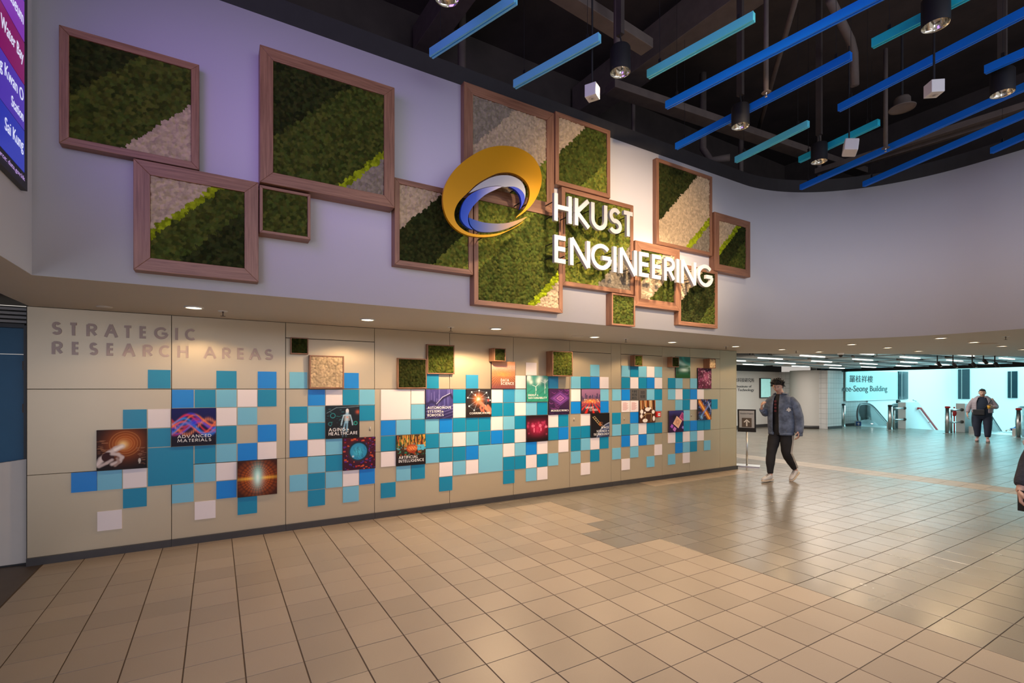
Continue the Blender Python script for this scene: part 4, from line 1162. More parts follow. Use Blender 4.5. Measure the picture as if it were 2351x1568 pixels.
B1O = [(930, 652), (830, 650), (720, 665), (600, 700), (480, 765), (400, 850), (360, 940), (345, 1030), (355, 1110), (400, 1180), (460, 1228), (515, 1247)]
B1I = [(515, 1247), (470, 1190), (450, 1110), (460, 1030), (510, 940), (590, 850), (700, 760), (830, 695), (930, 652)]
B2O = [(1025, 652), (1110, 658), (1180, 695), (1225, 750), (1238, 810), (1222, 880), (1170, 970)]
B2I = [(1170, 970), (1190, 900), (1188, 840), (1168, 770), (1110, 700), (1025, 652)]
B3O = [(1270, 1068), (1180, 1140), (1050, 1210), (900, 1265), (750, 1287), (620, 1282), (540, 1250), (482, 1190), (460, 1120), (458, 1085)]
B3I = [(458, 1085), (560, 1125), (680, 1155), (830, 1168), (980, 1160), (1100, 1130), (1200, 1095), (1270, 1068)]
emb = thing('logo_emblem', tuple(onY(1130, 545, LY)), 'large gold and blue swirl emblem standing off the upper wall', 'emblem')
GOLD = mat('emblem_gold', rgb(222, 158, 18), .30, metal=.35, namt=.02)
def grad_x(name, stops, rough=.35, metal=.2):
    k = NT(name)
    sp = k.n('ShaderNodeSeparateXYZ'); k.l(k.coord('Generated'), sp.inputs[0])
    cr = k.n('ShaderNodeValToRGB'); k.l(sp.outputs[0], cr.inputs['Fac'])
    cr.color_ramp.elements[0].position = stops[0][0]; cr.color_ramp.elements[0].color = stops[0][1]
    cr.color_ramp.elements[1].position = stops[-1][0]; cr.color_ramp.elements[1].color = stops[-1][1]
    for p, c in stops[1:-1]:
        e = cr.color_ramp.elements.new(p); e.color = c
    k.l(cr.outputs[0], k.b.inputs['Base Color']); k.b.inputs['Roughness'].default_value = rough; k.b.inputs['Metallic'].default_value = metal
    return k.m
BLG = grad_x('emblem_blue_fading_white', [(0.0, rgb(25, 75, 190)), (.35, rgb(70, 100, 205)), (1.0, rgb(232, 222, 228))])
BGG = grad_x('emblem_blue_to_gold', [(0.0, rgb(20, 75, 170)), (.45, rgb(120, 115, 130)), (1.0, rgb(200, 145, 55))])
for o_, i_, m, lab, dy in ((GOUT, GIN, GOLD, 'gold ring', 0), (WOUT, WIN, M['lettering_white'], 'white swoosh', .008), (B1O, B1I, BLG, 'blue crescent fading to white', 0), (B2O, B2I, mat('emblem_blue', rgb(30, 60, 185), .35, metal=.2), 'small blue hook', .004), (B3O, B3I, BGG, 'lower crescent fading from blue to gold', -.006)):
    pts = [p + Vector((0, dy, 0)) for p in lg(chain(o_, i_))]
    o = MB().prism(pts, (0, .028, 0)).build('swoosh', m, emb, fixn=True); o['label'] = lab
for (x, y) in ((430, 400), (800, 160), (1200, 260), (1390, 560), (180, 900), (330, 1200), (700, 1330), (1050, 1240), (900, 560), (1180, 640), (420, 950), (700, 1220), (1215, 850), (1290, 880)):
    p = lg([(x, y)])[0]; MB().tube([p + Vector((0, .02, 0)), Vector((p.x, 4.30, p.z))], .006, 6).build('standoff_pin', M['matt_black'], emb)
sign = thing('wall_lettering', (4.2, LY, 2.885), 'big white standing letters HKUST ENGINEERING over the moss squares', 'sign')
def big(ch, a, b, z0, z1):
    mb = MB(); glyph(mb, ch, a, b, z0, z1, .047, lambda x, z: (x, LY, z), (0, .035, 0))
    o = mb.build('letter', M['lettering_white'], sign, fixn=True)
    for fx, fz in ((.12, .25), (.12, .75), (.88, .3)) if ch not in 'IT' else ((.5, .25), (.5, .8)):
        xx = a + (b - a) * fx; zz = z0 + (z1 - z0) * fz
        MB().tube([(xx, LY + .03, zz), (xx, 4.345, zz)], .0055, 6).build('standoff_pin', M['matt_black'], o)
for ch, (a, b) in zip('HKUST', [(2.967, 3.196), (3.234, 3.45), (3.458, 3.688), (3.708, 3.905), (3.911, 4.094)]): big(ch, a, b, 3.316, 3.602)
for ch, (a, b) in zip('ENGINEERING', [(2.969, 3.138), (3.171, 3.444), (3.456, 3.755), (3.773, 3.832), (3.871, 4.138), (4.172, 4.353), (4.382, 4.556), (4.586, 4.781), (4.800, 4.857), (4.89, 5.166), (5.193, 5.502)]): big(ch, a, b, 2.886, 3.172)

# ------------------------------------------------------------------ LED timetable screen on the left wall
led = thing('led_screen', (-1.0, 2.6, 2.81), 'large wall screen with purple, magenta and blue destination rows at the left edge', 'screen')
SX = -.998
MB().box(-1.028, SX, 1.0, 4.13, 2.805, 4.40).build('screen_housing', M['black'], led)
def emis(name, col, st):
    return mat(name, tuple(c * .1 for c in col[:3]) + (1,), .3, emit=col, estr=st, namt=.01)
rowsL = [(3.937, 4.19, rgb(60, 60, 190), ''), (3.688, 3.93, rgb(120, 45, 165), 'Museum'), (3.430, 3.680, rgb(122, 12, 90), 'Clear Water Bay'), (3.153, 3.424, rgb(72, 48, 165), 'Tseung Kwan O'), (2.897, 3.147, rgb(35, 50, 165), 'Sai Kung')]
for k, (za, zb, c, s_) in enumerate(rowsL):
    MB().box(SX - .004, SX + .002, 1.1, 4.066, za, zb).build('destination_row', emis('led_row_%d' % k, c, .95), led)
    if not s_: continue
    hh = .075
    W_ = {'Sai Kung': .30, 'Tseung Kwan O': .60, 'Clear Water Bay': .56, 'Museum': .3}[s_]
    zz = (za + zb) / 2 - (.0 if k == 3 else .03)
    mb = font_mesh(s_, lambda x, z, d, W_=W_, zz=zz: (SX + .0025 + d, 4.045 - W_ + x, zz + z), width=W_, height=hh + .02 * (s_ != 'Museum'), depth=.001)
    mb.build('lettering', emis('led_text_%d' % k, (0.75, 0.78, 1.0, 1), .9), led)
mb = font_mesh('Station', lambda x, z, d: (SX + .0025 + d, 4.045 - .2 + x, 3.195 + z), width=.2, height=.062, depth=.001); mb.build('lettering', emis('led_text_s', (0.75, 0.78, 1.0, 1), .9), led)
mb = font_mesh('Source: data.gov.hk', lambda x, z, d: (SX + .0025 + d, 4.07 - .48 + x, 2.838 + z), width=.48, height=.035, depth=.001); mb.build('lettering', emis('led_text_t', (0.55, 0.35, 0.8, 1), .7), led)

lamp_obj('led_screen_glow', 'AREA', (-.97, 2.55, 3.6), 42, (.50, .28, 1.0), (3.0, 2.75, 3.5), shape='RECTANGLE', size=3.0, size_y=1.5)

# ------------------------------------------------------------------ left passage: blue door, counter, slatted grille
dr = MB().box(-3.4, -1.495, 6.16, 6.2, .0, 1.90).build('door_1', M['door_blue']); tag(dr, kind='structure')
MB().box(-3.4, -1.495, 6.155, 6.165, 1.905, 2.14).build('transom_panel', M['door_blue'], dr)
fr_ = MB(); fr_.box(-1.495, -1.462, 6.08, 6.2, 0, 2.16); fr_.box(-3.4, -1.495, 6.10, 6.2, 2.14, 2.175)
tag(fr_.build('trim_2', M['black']), kind='structure')
for z in (1.80, 1.41):
    MB().box(-1.52, -1.50, 6.145, 6.16, z - .04, z + .04).build('hinge', M['beam'], dr)
g_ = tag(MB().box(-3.4, -1.462, 6.17, 6.2, 2.175, 2.34).build('trim_3', M['gap']), kind='structure')
for k in range(4):
    o = MB().box(-3.4, -1.465, 6.11, 6.17, 2.185 + k * .038, 2.208 + k * .038).build('slat', M['grey_slat'], g_)
o = MB().prism([(-1.47, 6.07, .012), (-3.2, 6.07, .012), (-3.2, 6.07, .72), (-1.47, 6.07, .953)], (0, .05, 0)).build('counter_front', M['offwhite'], fixn=True)
bevel(o, .004); tag(o, 'white panel with a sloping top in front of the blue door at the left edge', 'barrier panel')
tag(MB().box(-3.4, -1.47, 6.06, 6.2, 0, .012).build('trim_4', M['black']), kind='structure')
tag(MB().box(-4.0, -1.44, -4.2, 6.6, 2.5, 2.56).build('ceiling', M['band']), kind='structure')
tag(MB().box(-4.0, -3.4, 1.0, 6.6, 0.0, 2.5).build('wall_left', M['wall_far']), kind='structure')

# ------------------------------------------------------------------ soffit fittings
DL = [(-.176, 5.305, 5.5), (1.383, 5.28, 8), (2.948, 5.267, 27), (4.622, 5.382, 9), (6.195, 5.35, 7), (7.747, 5.299, 4), (9.088, 5.261, 6), (10.31, 5.219, 6),
      (9.058, 4.068, 7), (10.333, 4.056, 5), (11.809, 4.117, 5), (9.045, 2.89, 8), (10.299, 2.875, 6), (11.665, 2.885, 6), (12.975, 2.917, 6), (9.05, 1.6, 8), (10.3, 1.6, 6)]
WHERE = ['over the title letters', 'over the cream moss box', 'above the data science picture, throwing the strongest pool of light', 'above the smart cities picture', 'above the fire hose reel plates', 'at the right end of the cladding',
         'just past the end of the cladding', 'second one past the cladding in the back row', 'first of the middle row under the curved wall', 'second of the middle row under the curved wall', 'third of the middle row under the curved wall',
         'first of the front row under the curved wall', 'second of the front row under the curved wall', 'third of the front row under the curved wall', 'last of the front row near the right edge', 'nearest the camera at right, out at the edge', 'beside the nearest one at the right edge']
for (x, y, p), w in zip(DL, WHERE):
    t = thing('downlight', (x, y, ZS - .012), 'round recessed soffit downlight ' + w, 'downlight', group='recessed downlights in the soffit')
    MB().lathe((0, 0, 0), [(.062, .012), (.062, .004), (.066, 0), (.076, .002), (.080, .0118)], 24).build('trim_ring', M['white_plastic'], t, smooth=True, local=True)
    MB().lathe((0, 0, .006), [(0, 0), (.062, 0), (.062, .004), (0, .004)], 24).build('diffuser', M['lens'], t, local=True)
    l = lamp_obj('downlight_lamp', 'SPOT', (x, y, ZS - .03), p * 5.2, (1.0, .70, .40), (x, y, 0), spot_size=2.62, spot_blend=.25, shadow_soft_size=.05)
def soffit_sprinkler(x, y, w):
    t = thing('sprinkler', (x, y, ZS - .05), 'small soffit sprinkler ' + w, 'sprinkler', group='soffit sprinklers')
    MB().lathe((0, 0, .044), [(0, 0), (.040, 0), (.042, .006)], 20).build('escutcheon', M['white_plastic'], t, local=True)
    MB().lathe((0, 0, 0), [(0, 0), (.022, 0), (.022, .002), (.005, .004), (.004, .03), (.008, .032), (.008, .046)], 12).build('sprinkler_head', M['beam'], t, local=True)
for (x, y), w in zip([(.053, 5.43), (2.418, 5.437), (5.225, 5.377), (7.643, 5.413), (9.694, 5.328), (12.008, 4.91), (9.568, 2.331)],
                     ['right of the leftmost downlight', 'between the second and third downlights', 'left of the downlight over the hose reel plates', 'at the right end of the cladding', 'between two downlights past the cladding', 'at the far edge of the soffit', 'near the right edge under the curved wall']):
    soffit_sprinkler(x, y, w)
for (x, y, r, w) in ((-.866, 5.694, .06, 'at the far left'), (4.372, 5.465, .09, 'beside the downlight above the smart cities picture'), (10.902, 2.864, .12, 'between two front row downlights at right')):
    o = MB().lathe((x, y, ZS - .012), [(0, 0), (r * .85, 0), (r, .008), (r, .012)], 24).build('ceiling_disc', M['soffit'], smooth=True)
    tag(o, 'flat round soffit cover disc ' + w, 'cover disc')
t = thing('security_camera', (11.21, 5.24, ZS - .08), 'white dome security camera at the far edge of the soffit', 'camera')
MB().lathe((0, 0, .04), [(0.03, 0), (.055, .01), (.06, .04), (0, .04)], 18).build('mount', M['white_plastic'], t, smooth=True, local=True)
MB().ellipsoid((0, 0, .035), (.042, .042, .038)).build('dome', M['black'], t, smooth=True, local=True)

# ------------------------------------------------------------------ concourse beyond the soffit
def struct(mb, name, m, **k):
    return tag(mb.build(name, m, **k), kind='structure')
wf = struct(MB().box(11.5, 20.6, 12.0, 12.2, 0, 2.29), 'wall_far', M['wall_far'])
struct(MB().box(11.5, 20.6, 11.97, 12.0, 0, .12), 'baseboard_far', M['skirt'])
struct(MB().box(20.5, 34.0, 10.5, 10.7, -4.0, 2.9), 'wall_far', M['wall_tiles'])
struct(MB().box(20.5, 21.58, 10.05, 10.5, 0, 2.3), 'wall_far', M['wall_tiles'])
struct(MB().box(20.5, 21.59, 10.03, 10.05, 0, .1), 'baseboard_far', M['skirt'])
struct(MB().box(20.5, 20.6, 10.5, 12.0, 0, 2.29), 'wall_far', M['wall_tiles'])
struct(MB().box(20.5, 23.6, 10.47, 10.5, 0, .1), 'baseboard_far', M['skirt'])
struct(MB().box(24.7, 34.0, 10.44, 10.5, -4.0, 1.05).box(22.62, 34.0, 10.44, 10.5, 2.36, 3.4).box(28.7, 34.0, 10.43, 10.5, -4, 3.4), 'wall_hall', M['hall_white'])
struct(MB().box(34.0, 34.2, -6, 10.7, -4.0, 6.3), 'wall_hall', M['hall_white'])
struct(MB().box(22.5, 34.2, -6.2, -6.0, -4.0, 6.3), 'wall_hall', M['hall_white'])
struct(MB().box(22.6, 34.2, 10.5, 10.7, 2.9, 6.3), 'wall_hall', M['hall_white'])
struct(MB().box(22.5, 34.2, -6.2, 10.7, 6.3, 6.4), 'ceiling', M['hall_white'])
struct(MB().box(22.4, 22.6, -6.2, 10.7, 2.95, 6.3), 'wall_hall', M['hall_white'])
struct(MB().box(23.7, 34.0, -6.2, 10.7, -4.1, -4.0), 'floor', M['hall_white'])
struct(MB().box(23.69, 23.7, -6.2, 10.5, -4, -.3), 'wall_hall', M['hall_white'])
# dark lintel band and dark upper ceiling
struct(MB().box(8.9, 20.6, 11.94, 12.0, 2.29, 2.75), 'trim_5', M['band'])
struct(MB().box(22.5, 22.7, -6.2, 10.5, 2.30, 2.95).box(20.6, 22.7, 10.35, 10.5, 2.29, 2.75), 'trim_6', M['band'])
struct(MB().box(8.9, 22.6, -6.2, 12.1, 2.75, 2.80), 'ceiling', M['band'])
struct(MB().box(8.0, 11.6, 12.0, 12.2, 0, 2.8), 'wall_far', M['wall_far'])
struct(MB().box(8.79, 8.9, 6.3, 12.0, 0, 2.8), 'wall_side', M['wall_far'])
# sign wall: glass panel, black piers, windows of the far wall
t = struct(MB().box(22.72, 27.6, 10.42, 10.46, 1.09, 2.36), 'window_1', M['hall_glass'])
MB().box(22.72, 27.6, 10.40, 10.44, 1.06, 1.09).build('sill', M['steel'], t)
mb = font_mesh('羅桂祥樓', lambda x, z, d: (23.04 + x, 10.42 - d, 1.86 + z), width=2.06, height=.30, depth=.01)
if mb.v: mb.build('lettering', M['ink'], t, fixn=True)
mb = font_mesh('Kwee-Seong Building', lambda x, z, d: (21.95 + x, 10.42 - d, 1.38 + z), width=4.55, height=.34, depth=.01)
mb.build('lettering', M['ink'], t, fixn=True)
def dark_window(mb, mull, nm):
    o = struct(mb, nm, M['dark_glass']); mull.build('mullion', M['grey_slat'], o)
dark_window(MB().box(27.62, 28.6, 10.38, 10.44, 1.09, 2.40), MB().box(27.86, 27.92, 10.37, 10.38, 1.09, 2.40), 'window_2')
dark_window(MB().box(33.95, 34.0, 9.65, 10.12, 1.04, 2.62), MB().box(33.93, 33.95, 9.95, 9.98, 1.04, 2.62), 'window_3')
dark_window(MB().box(33.95, 34.0, 7.85, 8.2, 1.12, 2.45), MB().box(33.93, 33.95, 8.05, 8.08, 1.12, 2.45), 'window_4')
# lettering of the institute on the white wall
t = thing('wall_lettering', (17.9, 12, 1.46), 'black institute name in Chinese and English on the white far wall', 'sign')
mb = font_mesh('來科技研究所', lambda x, z, d: (17.46 + x, 11.999 - d, 1.845 + z), width=1.29, height=.17, depth=.008)
if mb.v: mb.build('lettering', M['ink'], t, fixn=True)
font_mesh('Hong Kong Institute of', lambda x, z, d: (16.57 + x, 11.999 - d, 1.60 + z), width=2.0, height=.125, depth=.008).build('lettering', M['ink'], t, fixn=True)
font_mesh('Science and Technology', lambda x, z, d: (16.54 + x, 11.999 - d, 1.45 + z), width=2.2, height=.14, depth=.008).build('lettering', M['ink'], t, fixn=True)
t = thing('wall_display', (19.45, 12, 1.2), 'slim wall display glowing pale green beside the man\'s head', 'screen')
MB().box(19.1, 19.85, 11.95, 12, 1.2, 2.02).build('display_frame', M['black'], t)
MB().box(19.15, 19.82, 11.945, 11.95, 1.23, 1.99).build('display_panel', mat('display_glow', rgb(140, 190, 185), .3, emit=rgb(150, 205, 200), estr=.7, nscale=6, namt=.2), t)
# round pillars
o = MB().lathe((20.72, 10.95, 0), [(.62, 0), (.62, 2.32)], 40).build('pillar', M['wall_far'], smooth=True); o.modifiers.new('e', 'EDGE_SPLIT')
tag(o, 'wide round white pillar between the lettered wall and the escalators', 'pillar')
MB().lathe((20.72, 10.95, 0), [(.63, 0), (.63, .11)], 40).build('base_ring', M['skirt'], o, smooth=True)
o = MB().lathe((24.7, 4.73, -4), [(.34, 0), (.34, 6.9)], 32).build('pillar', mat('lilac_white_pillar', (.62, .52, .70, 1), .5), smooth=True); o.modifiers.new('e', 'EDGE_SPLIT')
tag(o, 'pale lilac round pillar cut off by the right edge of the frame', 'pillar')

# hung light boxes over the concourse
kx = 0
M['box_metal'] = mat('light_box_pale_metal', (.50, .52, .53, 1), .35, metal=.2)
for i, x in enumerate((9.8, 12.4, 15.05, 17.75, 20.4)):
    for j in range(-3, 8):
        y = 5.36 + j * 1.06 + (.0 if i % 2 else .06)
        if x < 11 and y < 6.0 + (0 if x > 9 else 1): continue
        if x < 12 and y < 5.4: continue
        if x < 14 and y < 4.7: continue
        if y > 10.4: continue
        if x > 20 and y > 9.8: continue
        if x < 11.0 and y < 6.9: continue
        dd = x * ST + y * CT; uu = CXP + FPX * (x * CT - y * ST) / dd
        if HOR - .78 * FPX / dd < 806 or uu > 2430 or uu < 1640: continue
        ORD = ['first', 'second', 'third', 'fourth', 'fifth', 'sixth', 'seventh', 'eighth', 'ninth', 'tenth', 'eleventh', 'twelfth']
        t = thing('light_box', (x, y, 2.37), 'pale hung light box, %s bank from the cladding, %s row counted from the right' % (ORD[i], ORD[j + 3]), 'ceiling light', group='rows of hung light boxes over the concourse')
        if kx == 0:
            a = MB().box(-1.15, 1.15, -.30, .30, .012, .05).box(-1.17, 1.17, -.32, -.30, 0, .06).box(-1.17, 1.17, .30, .32, 0, .06).build('light_box_tray', M['box_metal'], t, local=True)
            b = MB().box(-.52, .52, -.028, .028, -.006, .012).build('strip_light', M['strip_on'], t, local=True)
            c = MB().box(-.9, -.88, -.01, .01, .05, .38).box(.88, .9, -.01, .01, .05, .38).build('hangers', M['matt_black'], t, local=True)
            PROT = (a, b, c)
        else:
            for s_ in PROT:
                q = s_.copy(); S.collection.objects.link(q); q.parent = t
        kx += 1
lamp_obj('concourse_fill', 'AREA', (15.0, 8.0, 2.33), 380, (1.0, .93, .84), (15.0, 8.0, 0), shape='RECTANGLE', size=9, size_y=6)
for (u, v, w) in ((2152, 832, 'left one of the track spots'), (2188, 834, 'second track spot from the left'), (2232, 833, 'track spot under the tangled bracket'), (2258, 826, 'track spot beside the bracket'), (2284, 833, 'rightmost track spot')):
    p = onZ(u, v, 2.42) if v < 880 else None
    k = 15.5 / math.hypot(p.x, p.y)
    if k < 1: p = Vector((p.x * k, p.y * k, 2.0)); p.z = CAMH + (HOR - v) / FPX * (p.x * ST + p.y * CT)
    t = thing('track_spot', p, 'small black spot on the dark lintel, ' + w, 'spotlight')
    MB().tube([(0, 0, 0), (.04, -.05, -.09)], .035, 12).build('housing', M['matt_black'], t, smooth=True, local=True)
    MB().tube([(0, 0, 0), (0, 0, max(.06, 2.75 - p.z))], .012, 6).build('stem', M['matt_black'], t, local=True)
    MB().ellipsoid((.045, -.056, -.10), (.022, .022, .012)).build('lens', M['chrome'], t, smooth=True, local=True)

# ------------------------------------------------------------------ gate posts, parapets, handrails, escalators
BX = 22.2
for y, w in ((10.28, 'in front of the tiled wall, leftmost'), (8.63, 'left of the first white parapet'), (6.90, 'left of the second white parapet'), (5.10, 'at the right edge')):
    t = thing('gate_post', (BX, y, 0), 'steel gate post with a red capped top ' + w, 'post', group='steel gate posts')
    MB().tube([(0, 0, 0), (0, 0, .90)], .075, 20).build('post_tube', M['steel'], t, smooth=True, local=True)
    MB().tube([(0, 0, .90), (0, 0, .955), (0, 0, .965)], [.077, .077, .05], 20).build('post_cap', M['red'] if y < 8 else M['black'], t, smooth=True, local=True)
    MB().lathe((0, 0, 0), [(.13, 0), (.13, .012), (.08, .016)], 20).build('base_plate', M['steel'], t, local=True)
    if y in (8.63, 6.90):
        MB().tube([(.32, .0, 0), (.32, 0, .80)], .035, 14).build('side_post', M['steel'], t, smooth=True, local=True)
        for z in (.82, .38):
            r = MB().tube([(.06, -.04, z), (1.05, -.10, z)], .028, 12)
            r.build('gate_rail', M['steel'], t, smooth=True, local=True)
            MB().tube([(.96, -.10, z), (1.0, -.10, z)], .055, 16).build('rail_flange', M['beam'], t, smooth=True, local=True)
for y, w in ((8.50, 'first white stair parapet with a red handrail, nearer the glass sign wall'), (6.72, 'second white stair parapet, behind the woman\'s shoulder')):
    t = thing('stair_parapet', (23.2, y, 0), w, 'parapet')
    mb = MB().prism([(0, 0, -.0), (0, 0, 1.05), (1.15, 0, 1.05), (7.5, 0, -2.6), (7.5, 0, -3.9), (.5, 0, -3.9), (.5, 0, -.0)], (0, .26, 0))
    o = mb.build('parapet_wall', M['hall_white'], t, local=True, fixn=True); bevel(o, .01)
    pr = [(.9, -.08, .80), (1.15, -.08, .80), (7.4, -.08, -2.85)]
    MB().tube(pr, .038, 12).build('handrail', M['red'], t, smooth=True, local=True)
    pr = [(1.05, .13, 1.12), (1.25, .13, 1.10), (7.4, .13, -2.50)]
    MB().tube(pr, .026, 12).build('top_rail', M['steel'], t, smooth=True, local=True)
    br = MB()
    for kk in range(6):
        x = 1.0 + kk * 1.1; z = .80 if x < 1.15 else .80 - (x - 1.15) * .584
        br.tube([(x, 0, z - .07), (x, -.08, z - .02)], .010, 8)
    br.build('rail_brackets', M['red'], t, local=True)
# red stand beside the second parapet
t = thing('red_hydrant', (22.9, 6.93, 0), 'small red fixture between the gate post and second parapet', 'fixture')
MB().tube([(0, 0, 0), (0, 0, .72)], .02, 10).build('stem', M['red'], t, smooth=True, local=True)
MB().ellipsoid((0, 0, .70), (.07, .07, .12)).ellipsoid((0, 0, .90), (.03, .03, .03)).build('head', M['red'], t, smooth=True, local=True)

GLASS = mat_glass('balustrade_glass')
RUB = mat('handrail_rubber_grey', (.10, .11, .12, 1), .35)
ESS = mat('escalator_skirt_steel', (.45, .47, .48, 1), .3, metal=.9)
def bal_profile():
    """handrail line seen from the side: x forward (down), z"""
    P = arc(.42, .50, .42, .46, 235, 90, 16)
    P += [(.55, .96), (.8, .955), (1.05, .93), (1.3, .86), (1.55, .75), (1.8, .61), (8.0, -2.95)]
    return P
def escalator(y0, w, lab, going):
    t = thing('escalator', (23.05, y0, 0), lab, 'escalator')
    P = bal_profile()
    for k, yy in enumerate((0.0, w)):
        MB().tube([(x, yy, z) for x, z in P], .035, 10, ell=1.0).build('handrail', RUB, t, smooth=True, local=True)
        low = [(8.0, -3.7), (2.2, -.34), (1.6, -.08), (1.2, .06), (.55, .12), (.25, .12)]
        poly = [(x + (.0), yy - .006, z - .02) for x, z in P] + [(x, yy - .006, z) for x, z in low]
        MB().prism(poly, (0, .012, 0)).build('glass_balustrade', GLASS, t, local=True, fixn=True)
        inner_ = [(x * .93 + .04, yy, z * .95 - .01) for x, z in P]
        MB().tube([(x, yy, z - .045) for x, z in P], .014, 8).build('rail_trim', M['steel'], t, smooth=True, local=True)
        sk_ = [(0.12, 0), (.12, .20), (.9, .27), (1.25, .20), (1.6, .06), (1.9, -.12), (8.0, -3.62), (8.0, -3.9), (1.6, -.5), (.12, -.28)]
        MB().prism([(x, yy - .07, z) for x, z in sk_], (0, .14, 0)).build('skirt_panel', ESS, t, local=True, fixn=True)
        MB().box(.05, .12, yy - .12, yy + .12, 0, .24).build('newel_box', M['steel'], t, local=True)
    st = MB()
    st.box(.0, 1.2, .05, w - .05, -.02, .006)
    o = st.build('landing_plate', M['steel'], t, local=True)
    for kk in range(14):
        x = 1.2 + kk * .4; z = -.02 - .23 * max(0, kk - 1)
        b = MB().box(x, x + .4, .06, w - .06, z - .23, z)
        for g_ in range(9): b.box(x, x + .4, .1 + g_ * (w - .2) / 9, .1 + (g_ + .5) * (w - .2) / 9, z, z + .012)
        b.build('step', ESS if going else RUB, t, local=True)
    return t
escalator(8.98, 1.16, 'escalator next to the glass sign wall, glass sides and grey handrails', 1)
e2 = escalator(5.35, 1.12, 'right hand escalator behind the woman, glass side sloping down', 1)
o = MB().box(23.08, 23.085, 10.0, 10.2, .03, .2).build('direction_sign', mat('sign_blue', rgb(30, 70, 130), .4))
tag(o, 'small blue direction sign with a white arrow at the foot of the left escalator', 'sign')
mb = MB().prism([(23.076, 10.04, .10), (23.076, 10.16, .10), (23.076, 10.10, .17)], (.003, 0, 0)).box(23.076, 23.079, 10.085, 10.115, .05, .10)
mb.build('arrow', M['lettering_white'], o, fixn=True)
o = MB().lathe((23.06, 9.6, .14), [(0, 0), (.03, 0), (.03, .01), (0, .01)], 12).build('indicator_lamp', M['lens_cool'])
o = tag(o, 'small white glowing indicator at the left escalator entrance', 'indicator light')

# ------------------------------------------------------------------ sign stand at the end of the cladding
t = thing('sign_stand', (9.32, 6.12, 0), 'black framed notice on a steel pole at the end of the cladding wall', 'sign stand', rz=-1.05)
MB().box(-.24, .24, -.15, .15, 0, .02).build('base_plate', M['steel'], t, local=True)
MB().tube([(0, 0, .02), (0, 0, .72)], .018, 12).build('pole', M['steel'], t, smooth=True, local=True)
fr2 = MB().prism([(-.17, -.02, .70), (.17, -.02, .70), (.17, -.10, 1.165), (-.17, -.10, 1.165)], (0, .022, .003))
o = fr2.build('frame', M['black'], t, local=True, fixn=True); bevel(o, .004)
MB().prism([(-.14, -.0245, .74), (.14, -.0245, .74), (.14, -.0965, 1.14), (-.14, -.0965, 1.14)], (0, -.002, 0)).build('notice_sheet', mat('notice_pale_grey', (.45, .47, .50, 1), .4), t, local=True, fixn=True)
def on_sheet(x, z): return (x, -.0265 - (z - .74) * .18 - .0015, z)
mb = MB(); mb.prism([on_sheet(-.09, .80), on_sheet(.09, .80), on_sheet(.09, .99), on_sheet(-.09, .99)], (0, -.001, 0)); mb.build('arrow_field', M['beam'], t, local=True, fixn=True)
mb = MB()
for P in ([(-.012, .82), (.012, .82), (.012, .92), (-.012, .92)], [(-.06, .905), (0, .965), (.06, .905), (.04, .895), (0, .935), (-.04, .895)]):
    mb.prism([(p[0], on_sheet(*p)[1] - .001, p[1]) for p in P], (0, -.001, 0))
mb.build('arrow', M['print_white'], t, local=True, fixn=True)
mb = MB()
text_line(mb, 'INFORMATION', -.11, 1.06, .026, .005, lambda x, z: (x, on_sheet(x, z)[1], z), (0, -.001, 0), width=.22) if False else font_mesh
tl = font_mesh('Education Program', lambda x, z, d: (-.12 + x, on_sheet(0, 1.06 + z)[1] - d, 1.06 + z), width=.24, height=.035, depth=.001)
tl.build('lettering', M['ink'], t, local=True, fixn=True)

# ------------------------------------------------------------------ people
SKIN = mat('skin', (.62, .38, .28, 1), .5, nscale=30, namt=.06)
HAIR = mat('black_hair', (.012, .010, .009, 1), .55, nscale=60, namt=.5, bump=.6, bscale=200)
EYEW = mat('eye_white', (.6, .58, .55, 1), .3)
LIPS = mat('lips', (.42, .16, .13, 1), .5)
def denim(name, c, amt=.35):
    k = NT(name)
    n1 = k.n('ShaderNodeTexNoise', i_Scale=7.0, i_Detail=6.0, i_Roughness=.7); k.l(k.coord(), n1.inputs['Vector'])
    cr = k.n('ShaderNodeValToRGB'); cr.color_ramp.elements[0].position = .38; cr.color_ramp.elements[1].position = .66
    cr.color_ramp.elements[0].color = tuple(v * (1 - amt) for v in c) + (1,); cr.color_ramp.elements[1].color = tuple(min(1, v * (1 + amt)) for v in c) + (1,)
    k.l(n1.outputs['Fac'], cr.inputs['Fac']); k.l(cr.outputs[0], k.b.inputs['Base Color']); k.b.inputs['Roughness'].default_value = .85
    n2 = k.n('ShaderNodeTexNoise', i_Scale=26.0, i_Detail=5.0); k.l(k.coord(), n2.inputs['Vector'])
    bp = k.n('ShaderNodeBump', i_Strength=.5, i_Distance=.01); k.l(n2.outputs['Fac'], bp.inputs['Height']); k.l(bp.outputs[0], k.b.inputs['Normal'])
    return k.m
def remesh(o, vox=.006, sm=3):
    m = o.modifiers.new('remesh', 'REMESH'); m.mode = 'VOXEL'; m.voxel_size = vox; m.use_smooth_shade = True
    if sm:
        s_ = o.modifiers.new('smooth', 'SMOOTH'); s_.iterations = sm; s_.factor = .5
    return o
def seg(mb, pts, radii, n=14, ell=1.0, up=(0, 0, 1)):
    mb.tube(pts, radii, n, ell=ell, up=up)
    for p, r in ((pts[0], radii[0]), (pts[-1], radii[-1])): mb.ellipsoid(p, (r, r, r), nu=12, nv=8)
def lerp(a, b, t): return Vector(a) * (1 - t) + Vector(b) * t
def wr(mb, amp, sc, seed):
    """cloth folds: push vertices about with smooth noise"""
    for i, p in enumerate(mb.v):
        nz = mnoise.noise_vector(Vector((p.x * sc, p.y * sc, p.z * sc * .6)) + Vector((seed * 7.1, seed, 0)))
        mb.v[i] = p + nz * amp
    return mb
